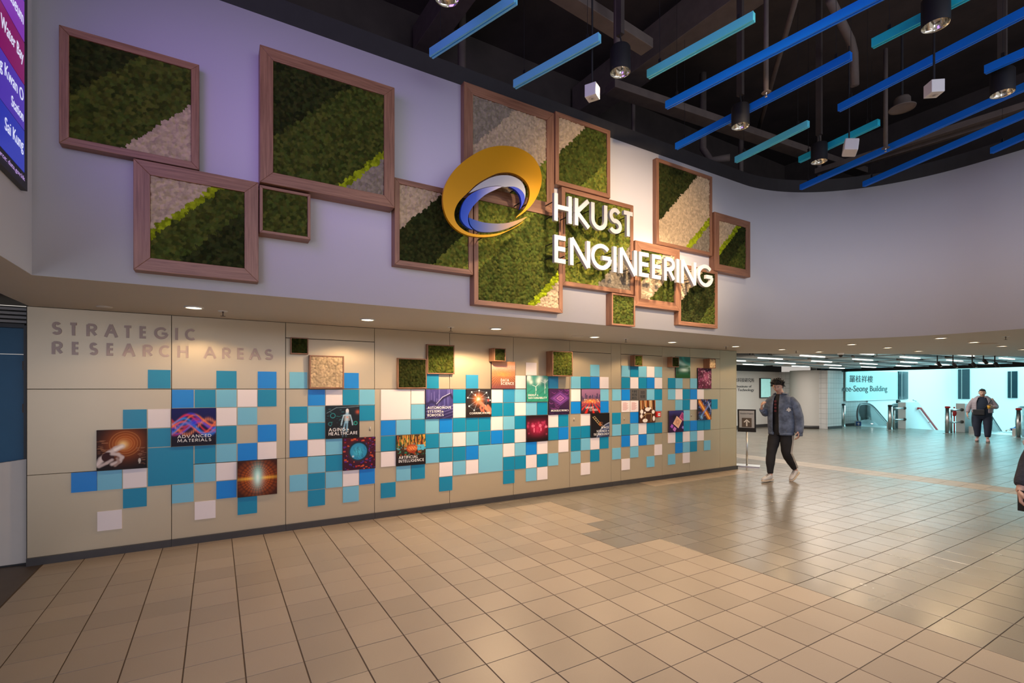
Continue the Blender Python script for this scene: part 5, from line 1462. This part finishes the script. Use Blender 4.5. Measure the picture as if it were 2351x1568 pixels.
def hand(mb, wrist, d, n, side, curl=.5, L=.17, spread=.012):
    """palm and five fingers; d along the hand, n out of the palm, side = thumb direction"""
    w = Vector(wrist); d = Vector(d).normalized(); n = Vector(n); n = (n - d * n.dot(d)).normalized(); s_ = d.cross(n).normalized()
    if s_.dot(Vector(side)) < 0: s_ = -s_
    pl = L * .5
    for k in range(4):
        o_ = s_ * (.030 - .020 * k)
        seg(mb, [w + o_ * .5, w + d * pl * .6 + o_ * .9, w + d * pl + o_], [.017, .0145, .011], 8)
    for k, fl in enumerate((.42, .48, .45, .36)):
        o_ = s_ * (.030 - .020 * k) * 1.05
        p = w + d * pl + o_; a = curl * .5; dirv = d.copy(); pts = [p]; 
        for q, fr_ in enumerate((.42, .33, .25)):
            a_ = curl * (q + 1) * .75
            dirv = (d * math.cos(a_) + n * math.sin(a_)); p = p + dirv * (L * fl * fr_ * 1.15); pts.append(p)
        seg(mb, pts, [.0098, .0090, .0082, .0070], 8)
    b = w + d * pl * .25 + s_ * .028
    t1 = b + (d * .6 + s_ * .7 + n * .3).normalized() * .035; t2 = t1 + (d * .85 + s_ * .15 + n * .45).normalized() * .030; t3 = t2 + (d * .9 - s_ * .1 + n * .5).normalized() * .022
    seg(mb, [w + s_ * .01, b, t1, t2, t3], [.016, .015, .0115, .0102, .008], 8)
def head(mb, c, R, sc=1.0, broad=1.0):
    """head mass: c = centre of the skull, R rotation (3x3) with +y the face direction"""
    N1, N2 = 30, 22; vs = []; c = Vector(c)
    def T(p): return c + R @ (Vector(p) * sc)
    base = len(mb.v); pts = []
    for i in range(N2 + 1):
        ph = -PI / 2 + PI * i / N2
        for j in range(N1):
            th = 2 * PI * j / N1
            x = math.cos(ph) * math.cos(th); y = math.cos(ph) * math.sin(th); z = math.sin(ph)
            X, Y, Zz = x * .074 * broad, y * .092, z * .112
            if z < 0:                                # jaw narrows, chin comes forward
                k = -z; X *= 1 - .34 * k * k; Y = Y * (1 - .30 * k) + .022 * k
                if y < 0: Y *= 1 - .25 * k
            if y > .3:                               # flatter face, sockets, cheeks
                Y -= .010 * (y - .3)
                for sx in (-1, 1):
                    Y -= .013 * math.exp(-(((X - sx * .031) / .017) ** 2 + ((Zz - .006) / .014) ** 2))
                    Y += .006 * math.exp(-(((X - sx * .042) / .02) ** 2 + ((Zz + .03) / .022) ** 2))
                Y += .006 * math.exp(-((X / .03) ** 2 + ((Zz - .03) / .012) ** 2))
                Y += .007 * math.exp(-((X / .022) ** 2 + ((Zz + .062) / .012) ** 2))
                Y += .007 * math.exp(-((X / .02) ** 2 + ((Zz + .098) / .014) ** 2))
            pts.append(T((X, Y, Zz)))
    fs = []
    for i in range(N2):
        for j in range(N1): fs.append((i * N1 + j, i * N1 + (j + 1) % N1, (i + 1) * N1 + (j + 1) % N1, (i + 1) * N1 + j))
    mb.add(pts, fs)
    nose = [T((0, .082, .014)), T((0, .092, -.006)), T((0, .103, -.026)), T((0, .094, -.034))]
    seg(mb, nose, [.0075 * sc, .0085 * sc, .0115 * sc, .009 * sc], 8)
    for sx in (-1, 1):
        mb.ellipsoid(T((sx * .012, .090, -.031)), (.0075 * sc,) * 3, nu=8, nv=6)
        ear = T((sx * .076 * broad, -.006, -.008)); mb.ellipsoid(ear, (.010 * sc, .018 * sc, .030 * sc), nu=10, nv=8)
    return T
def face_bits(t, T, R, sc=1.0, hairy=.0):
    e = MB(); i_ = MB(); br = MB()
    for sx in (-1, 1):
        e.ellipsoid(T((sx * .031, .0745, .006)), (.0125 * sc, .0105 * sc, .0065 * sc)); i_.ellipsoid(T((sx * .031, .0840, .006)), (.0048 * sc,) * 3, nu=8, nv=6)
        br.tube([T((sx * .017, .0905, .022)), T((sx * .032, .088, .027)), T((sx * .047, .078, .022))], .0024 * sc, 6)
    e.build('eyes', EYEW, t, smooth=True, local=True); i_.build('irises', HAIR, t, smooth=True, local=True); br.build('eyebrows', HAIR, t, smooth=True, local=True)
    MB().tube([T((-.022, .083, -.058)), T((-.008, .0915, -.055)), T((.008, .0915, -.055)), T((.022, .083, -.058))], [.003 * sc, .0052 * sc, .0052 * sc, .003 * sc], 8).build('lips', LIPS, t, smooth=True, local=True)
def rotm(yaw=0, pitch=0, roll=0):
    return (Matrix.Rotation(yaw, 3, 'Z') @ Matrix.Rotation(pitch, 3, 'X') @ Matrix.Rotation(roll, 3, 'Y'))
def hair_cap(T, spikes, seed, low=-.03, vol=1.0, fringe=.045, tuft=.012):
    """hair mass: outer skull shell above the hairline, with tufts"""
    r = random.Random(seed); mb = MB(); N1, N2 = 30, 14; rows = []
    for i in range(N2 + 1):
        row = []
        for j in range(N1):
            th = 2 * PI * j / N1; y = math.sin(th)
            lowz = (fringe if y > .35 else (fringe + (low - fringe) * min(1, (.35 - y) / .5)))
            z0 = lowz; ang0 = math.asin(max(-.9, min(.95, z0 / .118))); ph = ang0 + (PI / 2 - ang0) * i / N2
            k = 1.0 + .10 * vol * math.sin(PI * min(1, i / N2 * 1.15 + .12)) + (r.uniform(-.02, .03) if 0 < i < N2 else 0)
            row.append(T((math.cos(ph) * math.cos(th) * .078 * k, math.cos(ph) * math.sin(th) * .096 * k, math.sin(ph) * .120 * k)))
        rows.append(row)
    vs = [p for row in rows for p in row]; fs = []
    for i in range(N2):
        for j in range(N1): fs.append((i * N1 + j, i * N1 + (j + 1) % N1, (i + 1) * N1 + (j + 1) % N1, (i + 1) * N1 + j))
    fs.append(tuple(range(N1))[::-1]); fs.append(tuple(range(N2 * N1, (N2 + 1) * N1)))
    mb.add(vs, fs)
    for _ in range(spikes):
        th = r.uniform(0, 2 * PI); z = r.uniform(.2, .95); q = math.sqrt(1 - z * z)
        y_ = math.sin(th)
        if y_ < 0 and r.random() < .5: z = r.uniform(-.1, .6); q = math.sqrt(1 - z * z)
        p = Vector((q * math.cos(th) * .082, q * math.sin(th) * .10, max(z, .62 if y_ > .05 else z) * .124))
        dv = Vector((p.x, p.y, p.z * 1.1)).normalized(); sd = Vector((r.uniform(-1, 1), r.uniform(-.6, 1), r.uniform(-.4, .4)))
        a = p - dv * .01; b = p + (dv * .6 + sd * .6).normalized() * tuft; c = b + (dv * .35 + sd * .8 + Vector((0, 0, -.2))).normalized() * tuft
        mb.tube([T(a), T(b), T(c)], [.011, .008, .0015], 6)
    return mb
def shoe(t, ankle, d, m, sole, L=.27, lift=0.0):
    d = Vector(d).normalized(); s_ = Vector((-d.y, d.x, 0)).normalized(); u = s_.cross(d) * -1
    u = d.cross(s_) ; u = u if u.z > 0 else -u
    a = Vector(ankle)
    heel = a - d * .055 - u * .075
    mb = MB()
    prof = [(0, .030, .085), (.05, .036, .10), (.10, .036, .092), (.16, .040, .07), (.21, .042, .052), (.25, .036, .042), (.272, .018, .028)]
    vs = []; n = 14
    for (x, w, hh) in prof:
        for j in range(n):
            th = 2 * PI * j / n
            sx = math.cos(th); sz = math.sin(th)
            vs.append(heel + d * (x * L / .272) + s_ * (w * (abs(sx) ** .8) * (1 if sx > 0 else -1)) + u * (.016 + (hh / 2) * (1 + (abs(sz) ** .7) * (1 if sz > 0 else -1))))
    fs = []
    for i in range(len(prof) - 1):
        for j in range(n): fs.append((i * n + j, i * n + (j + 1) % n, (i + 1) * n + (j + 1) % n, (i + 1) * n + j))
    fs.append(tuple(range(n))[::-1]); fs.append(tuple(range((len(prof) - 1) * n, len(prof) * n)))
    mb.add(vs, fs)
    o = mb.build('shoe', m, t, smooth=True, local=True); subsurf(o)
    sb = MB(); outl = [(-.012, .030), (.05, .038), (.12, .038), (.20, .046), (.25, .038), (.283, .014)]
    P = [heel + d * x * (L / .272) + s_ * w for x, w in outl] + [heel + d * x * (L / .272) - s_ * w for x, w in outl[::-1]]
    sb.prism([p - u * .006 for p in P], u * .026)
    q = sb.build('sole', sole, o, fixn=True) if False else sb.build('sole', sole, t, local=True, fixn=True)
    bevel(q, .006, 2)
    lc = MB()
    for k in range(4):
        c = heel + d * (.105 + .022 * k) * (L / .272) + u * (.016 + .095 - .012 * k)
        lc.tube([c - s_ * .022, c + u * .004, c + s_ * .022 + d * .008], .0035, 6)
    lc.build('laces', M['matt_black'], t, smooth=True, local=True)
def loft(mb, rings, n=24, a0=0, a1=2 * PI, cap=False):
    """rings: (centre, x half width, y half depth[, forward shift]) ; open arc allowed"""
    full = abs(a1 - a0 - 2 * PI) < 1e-6
    m = n if full else n + 1; vs = []; fs = []
    for (c, rx, ry) in rings:
        c = Vector(c)
        for j in range(m):
            th = a0 + (a1 - a0) * j / n
            vs.append(c + Vector((rx * math.cos(th), ry * math.sin(th), 0)))
    for i in range(len(rings) - 1):
        for j in range(n):
            fs.append((i * m + j, i * m + (j + 1) % m, (i + 1) * m + (j + 1) % m, (i + 1) * m + j))
    if cap and full: fs.append(tuple(range(m))[::-1]); fs.append(tuple(range((len(rings) - 1) * m, len(rings) * m)))
    return mb.add(vs, fs)
def sleeve(t, pts, rad, m, name='sleeve', n=18, amp=.007, seed=1, cuff=None):
    P = []; Rr = []
    for i in range(len(pts) - 1):
        for k in range(5):
            f = k / 5; P.append(lerp(pts[i], pts[i + 1], f)); Rr.append(rad[i] * (1 - f) + rad[i + 1] * f)
    P.append(Vector(pts[-1])); Rr.append(rad[-1])
    for _ in range(2):
        P = [P[0]] + [(P[i - 1] + P[i] * 2 + P[i + 1]) / 4 for i in range(1, len(P) - 1)] + [P[-1]]
    rr = random.Random(seed)
    Rr = [r_ * (1 + rr.uniform(-.06, .06)) if 0 < i < len(Rr) - 1 else r_ for i, r_ in enumerate(Rr)]
    mb = wr(MB().tube(P, Rr, n), amp, 11, seed)
    o = mb.build(name, m, t, smooth=True, local=True); subsurf(o)
    return o

def person(name, loc, rz, label, J, style):
    t = thing(name, loc, label, 'person', rz=rz)
    R = rotm(*J['headrot']); sc = J.get('hs', 1.0)
    b = MB()
    T = head(b, J['head'], R, sc, J.get('broad', 1.0))
    up = Vector(J['neck']); hd = Vector(J['head'])
    seg(b, [up + Vector((0, -.01, -.04)), up + Vector((0, 0, .03)), hd - R @ Vector((0, .018, .055)) * sc], [.062, .055, .052], 14)
    k = J.get('bulk', 1.0)
    pel, ch = Vector(J['pelvis']), Vector(J['chest'])
    loft(b, [(pel + Vector((0, 0, -.10)), .13 * k, .09 * k), (pel, .155 * k, .105 * k), (lerp(pel, ch, .45), .13 * k, .095 * k), (ch, .150 * k, .11 * k), (lerp(ch, up, .55), .135 * k, .085 * k), (lerp(ch, up, .85), .09 * k, .06), (up, .05, .045)], 20, cap=True)
    for s_ in 'RL':
        sh, el, wrs = J['sh' + s_], J['el' + s_], J['wr' + s_]
        seg(b, [lerp(sh, ch, .35), sh, lerp(sh, el, .5), el, lerp(el, wrs, .4), wrs], [.045, .046, .042, .034, .036, .024], 12)
        hp, kn, an = J['hip' + s_], J['kn' + s_], J['an' + s_]
        seg(b, [hp, lerp(hp, kn, .5), kn, lerp(kn, an, .35), an], [.085 * k, .072 * k, .050, .052, .034], 14)
        an = Vector(an); tv = Vector(J['toe' + s_])
        seg(b, [an, an + tv * .08 - Vector((0, 0, .03))], [.034, .028], 10)
        hv = J['hand' + s_]
        hand(b, wrs, hv[0], hv[1], hv[2], hv[3])
    o = b.build('body', SKIN, t, local=True)
    remesh(o, style.get('vox', .0065), 2)
    face_bits(t, T, R, sc)
    return t, T, R

# ---- man in denim jacket
J = dict(head=(.0, .115, 1.635), headrot=(.22, -.42, 0), neck=(0, .035, 1.485), pelvis=(0, 0, .96), chest=(0, .015, 1.28), hs=.98,
         shR=(.165, .01, 1.385), elR=(.25, .03, 1.15), wrR=(.205, .25, 1.245), handR=((-.25, .5, .8), (-1, -.3, .2), (-.3, -1, .2), .75),
         shL=(-.165, .0, 1.385), elL=(-.27, -.05, 1.13), wrL=(-.29, -.02, .885), handL=((-.05, .25, -1), (1, .2, 0), (0, 1, 0), .5),
         hipR=(.09, 0, .93), knR=(.09, .14, .50), anR=(.085, .20, .095), toeR=(0, 1, -.0),
         hipL=(-.09, 0, .93), knL=(-.10, .03, .49), anL=(-.10, -.27, .17), toeL=(0, .85, -.45))
man, T, R = person('person', (8.33, 4.83, 0), math.radians(92), 'man in a washed denim jacket and black track trousers walking with a raised hand', J, dict(vox=.0055))
DEN = denim('washed_denim', (.13, .165, .235), .42)
BLK = mat('black_jersey', (.014, .013, .014, 1), .85, nscale=12, namt=.3, bump=.3, bscale=30)
hm = hair_cap(T, 150, 4, low=-.055, vol=1.5, fringe=.052, tuft=.024).build('hair', HAIR, man, smooth=True, local=True)
gl = MB()
for sx in (-1, 1):
    P = [T((sx * .032 + .021 * math.cos(a), .098, .004 + .017 * math.sin(a))) for a in [2 * PI * q / 20 for q in range(21)]]
    gl.tube(P, .0009, 6)
    gl.tube([T((sx * .053, .096, .008)), T((sx * .078, .0, .004))], .0014, 6)
gl.tube([T((-.011, .098, .008)), T((.011, .098, .008))], .0014, 6)
gl.build('glasses', M['steel'], man, smooth=True, local=True)
MB().ellipsoid(T((-.082, .006, -.018)), (.009, .009, .011)).build('earphone', M['matt_black'], man, smooth=True, local=True)
# shirt
mb = MB(); loft(mb, [((0, 0, .90), .165, .115), ((0, .0, 1.1), .165, .12), ((0, .015, 1.3), .178, .125), ((0, .02, 1.42), .155, .10), ((0, .03, 1.475), .085, .068), ((0, .035, 1.495), .068, .060)], 26)
o = wr(mb, .006, 9, 3).build('shirt', BLK, man, smooth=True, local=True); subsurf(o)
mb = MB()
for k_ in range(4): mb.box(.005, .045, .142, .146, 1.19 + k_ * .055, 1.225 + k_ * .055)
mb.build('shirt_print', mat('dull_red_print', (.10, .012, .02, 1), .7), man, local=True)
# jacket body: an open shell, front gap facing +y
mb = MB(); g0 = math.radians(108); g1 = math.radians(72 + 360)
loft(mb, [((-.00, .0, .825), .195, .145), ((0, .0, .87), .212, .158), ((0, .0, 1.02), .215, .160), ((0, .01, 1.18), .212, .158), ((0, .01, 1.32), .208, .150), ((0, .01, 1.41), .190, .125), ((0, .01, 1.46), .150, .100), ((0, .02, 1.485), .098, .083)], 40, g0 - .12, g1 + .02)
o = wr(mb, .010, 8, 5).build('jacket', DEN, man, smooth=True, local=True)
sm = o.modifiers.new('thick', 'SOLIDIFY'); sm.thickness = .010; sm.offset = 1; subsurf(o)
mb = MB(); loft(mb, [((0, .005, .80), .194, .146), ((0, .005, .845), .196, .148)], 40, g0 - .05, g1 + .05)
o = mb.build('waistband', DEN, man, smooth=True, local=True); o.modifiers.new('thick', 'SOLIDIFY').thickness = -.016
mb = MB(); loft(mb, [((0, .025, 1.470), .090, .080), ((0, .02, 1.515), .092, .085), ((0, .02, 1.490), .125, .108)], 30, math.radians(125), math.radians(415))
o = mb.build('collar', DEN, man, smooth=True, local=True); o.modifiers.new('thick', 'SOLIDIFY').thickness = .008
sleeve(man, [(.13, .01, 1.40), (.190, .01, 1.36), (.250, .03, 1.14), (.210, .22, 1.215)], [.070, .078, .070, .048], DEN, seed=2, amp=.009)
sleeve(man, [(-.13, .0, 1.40), (-.192, -.005, 1.36), (-.262, -.05, 1.14), (-.285, -.02, .82)], [.070, .080, .082, .062], DEN, seed=6, amp=.010)
sleeve(man, [(.217, .20, 1.207), (.203, .25, 1.232)], [.047, .044], DEN, name='cuff', seed=3, amp=.001)
sleeve(man, [(-.285, -.022, .84), (-.287, -.018, .79)], [.056, .052], DEN, name='cuff', seed=3, amp=.001)
def on_jacket(th, z, rx=.228, ry=.170): return Vector((rx * math.cos(th), ry * math.sin(th), z))
DPATCH = mat('cream_patch', (.62, .60, .55, 1), .8)
def jpanel(name, m, th0, th1, z0, z1, off=0.0, shape=None):
    mb = MB(); n = 8; vs = []
    for q in range(n + 1):
        th = th0 + (th1 - th0) * q / n
        for z in (z0, z1): vs.append(on_jacket(th, z, .222 + off, .166 + off))
    mb.add(vs, [(2 * q, 2 * q + 2, 2 * q + 3, 2 * q + 1) for q in range(n)])
    o = mb.build(name, m, man, smooth=True, local=True); o.modifiers.new('thick', 'SOLIDIFY').thickness = .006
jpanel('chest_pocket', DEN, math.radians(125), math.radians(158), 1.17, 1.30)
jpanel('pocket_flap', DEN, math.radians(123), math.radians(160), 1.27, 1.305, .004)
jpanel('chest_pocket', DEN, math.radians(28), math.radians(58), 1.17, 1.30)
mb = MB(); LEAF = [(0, -.042), (.018, -.02), (.045, -.018), (.028, .0), (.04, .016), (.016, .014), (0, .042), (-.016, .014), (-.04, .016), (-.028, .0), (-.045, -.018), (-.018, -.02)]
mb.prism([on_jacket(math.radians(141) + a / .22, 1.235 + z, .234, .178) for a, z in LEAF], Vector((-.004, .003, 0)))
mb.build('leaf_patch', DPATCH, man, local=True, fixn=True)
# trousers
hipc = MB(); loft(hipc, [((0, -.0, .985), .165, .118), ((0, -.0, .93), .180, .128), ((0, .0, .86), .182, .128), ((0, .005, .80), .17, .115)], 26)
o = wr(hipc, .004, 9, 8).build('trousers', BLK, man, smooth=True, local=True); subsurf(o)
sleeve(man, [(.085, .0, .88), (.09, .07, .70), (.09, .155, .50), (.085, .20, .30), (.083, .205, .13)], [.100, .100, .082, .070, .046], BLK, 'trouser_leg', seed=9, amp=.008)
sleeve(man, [(-.085, .0, .88), (-.095, .01, .70), (-.105, .04, .50), (-.10, -.11, .34), (-.10, -.25, .20)], [.100, .100, .082, .070, .046], BLK, 'trouser_leg', seed=10, amp=.008)
STR = mat('white_side_stripe', (.5, .47, .42, 1), .8)
for dy in (-.018, .012):
    mb = MB(); pts = [(-.184, dy, .90), (-.199, dy + .005, .72), (-.190, dy + .04, .50), (-.172, dy - .105, .35), (-.150, dy - .235, .22)]
    for p, q in zip(pts[:-1], pts[1:]): mb.obox(p, q, .012, .012)
    mb.build('side_stripe', STR, man, local=True)
MB().box(-.152, -.092, .118, .122, .86, .885).build('trouser_badge', mat('badge_grey', (.12, .12, .12, 1), .6), man, local=True)
SNK = mat('sneaker_white', (.60, .58, .56, 1), .6, nscale=25, namt=.15); SNS = mat('sneaker_sole', (.62, .50, .38, 1), .6)
shoe(man, (.085, .20, .093), (.05, 1, 0), SNK, SNS)
shoe(man, (-.10, -.27, .165), (0, .88, -.45), SNK, SNS)

# ---- woman walking towards the camera
J = dict(head=(0, .05, 1.465), headrot=(0, -.12, 0), neck=(0, .02, 1.325), pelvis=(0, 0, .87), chest=(0, .01, 1.15), hs=.98, broad=1.08, bulk=1.25,
         shR=(.20, 0, 1.27), elR=(.31, -.02, 1.03), wrR=(.33, .06, .82), handR=((0, .1, -1), (-1, 0, 0), (0, 1, 0), .5),
         shL=(-.20, 0, 1.27), elL=(-.32, .02, 1.05), wrL=(-.22, .22, 1.05), handL=((.5, .8, .15), (.6, -.6, .1), (.2, .2, 1), 1.0),
         hipR=(.11, 0, .84), knR=(.11, .05, .47), anR=(.10, .02, .10), toeR=(.1, 1, 0),
         hipL=(-.11, 0, .84), knL=(-.11, .10, .48), anL=(-.11, .16, .10), toeL=(-.1, 1, 0))
fd = math.atan2(-5.28, -19.6)
wom, T, R = person('person', (19.6, 5.28, 0), fd - PI / 2, 'woman in an open pale mauve puffer jacket carrying a yellow cup, walking from the escalators', J, dict(vox=.008))
NAVY = mat('navy_knit', (.012, .022, .045, 1), .85, bump=.3); MAU = mat('mauve_puffer', (.34, .29, .33, 1), .6, nscale=6, namt=.1, bump=.3, bscale=18)
hair_cap(T, 24, 8, low=-.05, vol=.8, fringe=.06, tuft=.008).build('hair', HAIR, wom, smooth=True, local=True)
mb = MB(); loft(mb, [((0, 0, .74), .215, .16), ((0, .01, .95), .225, .175), ((0, .015, 1.12), .22, .165), ((0, .01, 1.25), .18, .12), ((0, .02, 1.32), .085, .075), ((0, .02, 1.345), .07, .065)], 26)
o = wr(mb, .006, 9, 3).build('sweater', NAVY, wom, smooth=True, local=True); subsurf(o)
mb = MB(); g0 = math.radians(122); g1 = math.radians(58 + 360)
rg = []
for i in range(15):
    z = .86 + .48 * i / 14; f = 1 - max(0, (z - 1.2)) * 2.4; b_ = .012 * (i % 2)
    rg.append(((0, 0, z), (.236 + b_) * f, (.19 + b_) * f))
loft(mb, rg, 40, g0, g1)
o = mb.build('puffer_jacket', MAU, wom, smooth=True, local=True); o.modifiers.new('thick', 'SOLIDIFY').thickness = .02; subsurf(o)
sleeve(wom, [(.14, 0, 1.25), (.21, 0, 1.20), (.30, -.02, 1.02), (.325, .05, .86)], [.066, .072, .066, .05], MAU, seed=21, amp=.006)
sleeve(wom, [(-.14, 0, 1.25), (-.21, 0, 1.20), (-.305, .02, 1.04), (-.235, .18, 1.045)], [.066, .072, .066, .05], MAU, seed=22, amp=.006)
mb = MB(); loft(mb, [((0, -.0, 1.30), .11, .10), ((0, .0, 1.36), .115, .105), ((0, 0, 1.32), .15, .125)], 26, math.radians(115), math.radians(425))
o = mb.build('collar', MAU, wom, smooth=True, local=True); o.modifiers.new('thick', 'SOLIDIFY').thickness = .015
TRO = mat('dark_blue_trousers', (.012, .018, .04, 1), .8, bump=.3)
mb = MB(); loft(mb, [((0, 0, .90), .20, .155), ((0, 0, .82), .222, .165), ((0, 0, .74), .215, .15), ((0, .0, .68), .18, .12)], 26)
o = mb.build('trousers', TRO, wom, smooth=True, local=True); subsurf(o)
sleeve(wom, [(.11, 0, .78), (.115, .04, .50), (.105, .03, .14)], [.118, .10, .068], TRO, 'trouser_leg', seed=23)
sleeve(wom, [(-.11, 0, .78), (-.115, .08, .50), (-.11, .155, .14)], [.118, .10, .068], TRO, 'trouser_leg', seed=24)
PNK = mat('pink_shoes', (.52, .33, .30, 1), .6); SLT = mat('shoe_sole', (.25, .15, .12, 1), .6)
shoe(wom, (.10, .02, .093), (.15, 1, 0), PNK, SLT, .25); shoe(wom, (-.11, .16, .093), (-.1, 1, 0), PNK, SLT, .25)
t = thing('shoulder_bag', wom.matrix_basis @ Vector((.08, .19, .80)), 'dark crossbody bag hanging at the woman\'s hip', 'bag', rz=fd - PI / 2)
o = MB().box(-.13, .13, -.04, .04, 0, .17).build('bag_body', mat('bag_dark_leather', (.02, .02, .025, 1), .5), t, local=True); bevel(o, .02, 3)
MB().tube([(-.10, 0, .16), (-.20, .02, .32), (-.27, -.06, .44), (-.24, -.20, .49)], .009, 8).build('strap', M['matt_black'], t, smooth=True, local=True)
t = thing('paper_cup', wom.matrix_basis @ Vector((-.14, .33, 1.0)), 'yellow paper cup with dark lid in the woman\'s hand', 'cup')
MB().lathe((0, 0, 0), [(.03, 0), (.04, .10)], 18).build('cup_body', mat('cup_yellow', (.70, .36, .03, 1), .5), t, smooth=True, local=True)
MB().lathe((0, 0, .10), [(.043, 0), (.043, .008), (.034, .018), (0, .018)], 18).build('lid', mat('cup_lid', (.08, .03, .02, 1), .4), t, local=True)

# ---- dark haired man low behind the first parapet
J0 = dict(head=(0, .05, 1.60), headrot=(.2, -.25, 0), neck=(0, .01, 1.46), pelvis=(0, 0, .95), chest=(0, .0, 1.26), hs=1.0,
          shR=(.19, 0, 1.40), elR=(.23, -.02, 1.12), wrR=(.23, .06, .88), handR=((0, .1, -1), (-1, 0, 0), (0, 1, 0), .5),
          shL=(-.19, 0, 1.40), elL=(-.23, -.02, 1.12), wrL=(-.23, .06, .88), handL=((0, .1, -1), (1, 0, 0), (0, 1, 0), .5),
          hipR=(.09, 0, .92), knR=(.09, .02, .50), anR=(.09, 0, .09), toeR=(0, 1, 0), hipL=(-.09, 0, .92), knL=(-.09, .02, .50), anL=(-.09, 0, .09), toeL=(0, 1, 0))
def plain_clothes(t, top_m, leg_m, J):
    mb = MB(); loft(mb, [((0, 0, .86), .17, .12), ((0, 0, 1.1), .175, .125), ((0, 0, 1.32), .19, .125), ((0, 0, 1.42), .15, .09), ((0, .01, 1.47), .07, .06)], 24)
    o = wr(mb, .006, 9, 2).build('jacket', top_m, t, smooth=True, local=True); subsurf(o)
    for s_ in 'RL':
        sh, el, wq = J['sh' + s_], J['el' + s_], J['wr' + s_]
        sleeve(t, [lerp(sh, (0, 0, 1.4), .25), sh, el, lerp(el, wq, .92)], [.07, .072, .062, .042], top_m, seed=ord(s_))
        hp, kn, an = J['hip' + s_], J['kn' + s_], J['an' + s_]
        sleeve(t, [Vector(hp), lerp(hp, kn, .5), kn, lerp(kn, an, .9)], [.098, .09, .072, .055], leg_m, 'trouser_leg', seed=ord(s_) + 4)
        shoe(t, an, (0, 1, 0), M['white_plastic'], M['offwhite'])
    mb = MB(); loft(mb, [((0, 0, .96), .158, .11), ((0, 0, .88), .172, .12), ((0, 0, .80), .165, .11)], 22); mb.build('trousers', leg_m, t, smooth=True, local=True)
GRJ = mat('grey_jacket', (.15, .16, .18, 1), .8); BLJ = mat('blue_jacket', (.03, .10, .32, 1), .75, bump=.3)
p3_, T, R = person('person', (25.2, 9.5, -.605), math.radians(-70), 'person whose black hair and cheek show above the first white parapet', J0, dict(vox=.009))
hair_cap(T, 20, 12, low=-.05, vol=1.1, fringe=.05, tuft=.01).build('hair', HAIR, p3_, smooth=True, local=True)
plain_clothes(p3_, GRJ, BLK, J0)
# ---- person in blue on the right escalator, only the arm in view
J1 = dict(J0); J1.update(shR=(.19, 0, 1.40), elR=(.23, .16, 1.20), wrR=(.20, .42, 1.17), handR=((0, 1, -.05), (0, 0, -1), (-1, 0, 0), .5))
p4_, T, R = person('person', (25.35, 5.62, -1.10), math.radians(60), 'person in a blue jacket low on the right escalator, arm reaching along the handrail', J1, dict(vox=.009))
hair_cap(T, 20, 13, low=-.05, vol=1.0, fringe=.05, tuft=.01).build('hair', HAIR, p4_, smooth=True, local=True)
plain_clothes(p4_, BLJ, BLK, J1)
# ---- person cut off by the right edge, holding a phone
J2 = dict(J0); J2.update(shR=(.20, 0, 1.38), elR=(.36, -.03, 1.10), wrR=(.42, .05, .845), handR=((-.05, .25, -1), (-1, -.1, 0), (0, 1, 0), .9))
ra = math.atan2(-1.02, -4.9) - PI / 2
p5_, T, R = person('person', (5.17, .75, 0), ra, 'person cut off by the right edge, white top over grey sleeves, holding a black phone', J2, dict(vox=.0055))
hair_cap(T, 40, 14, low=-.06, vol=1.0, fringe=.05, tuft=.012).build('hair', HAIR, p5_, smooth=True, local=True)
GRK = mat('charcoal_melange_knit', (.05, .05, .06, 1), .9, nscale=40, namt=.35, bump=.4, bscale=80)
plain_clothes(p5_, GRK, BLK, J2)
WTE = mat('white_cotton_top', (.62, .60, .62, 1), .8, nscale=8, namt=.04, bump=.3, bscale=20)
sleeve(p5_, [(.13, 0, 1.38), (.22, -.01, 1.33), (.345, -.02, 1.13)], [.085, .092, .100], WTE, 'short_sleeve', seed=31)
mb = MB(); loft(mb, [((0, 0, .92), .195, .145), ((0, 0, 1.1), .192, .142), ((0, 0, 1.30), .205, .142), ((0, 0, 1.41), .17, .11), ((0, .01, 1.46), .085, .072)], 24)
o = wr(mb, .008, 8, 7).build('white_top', WTE, p5_, smooth=True, local=True); subsurf(o)
pm = WM[p5_.name]
t = thing('mobile_phone', pm @ Vector((.398, .088, .70)), 'black mobile phone held low in the hand at the right edge', 'phone', rz=ra + 1.2)
o = MB().box(-.004, .004, -.036, .036, 0, .15).build('phone_body', M['black'], t, local=True); bevel(o, .003, 2)
MB().box(-.005, -.004, -.033, .033, .005, .145).build('phone_screen', M['dark_glass'], t, local=True)
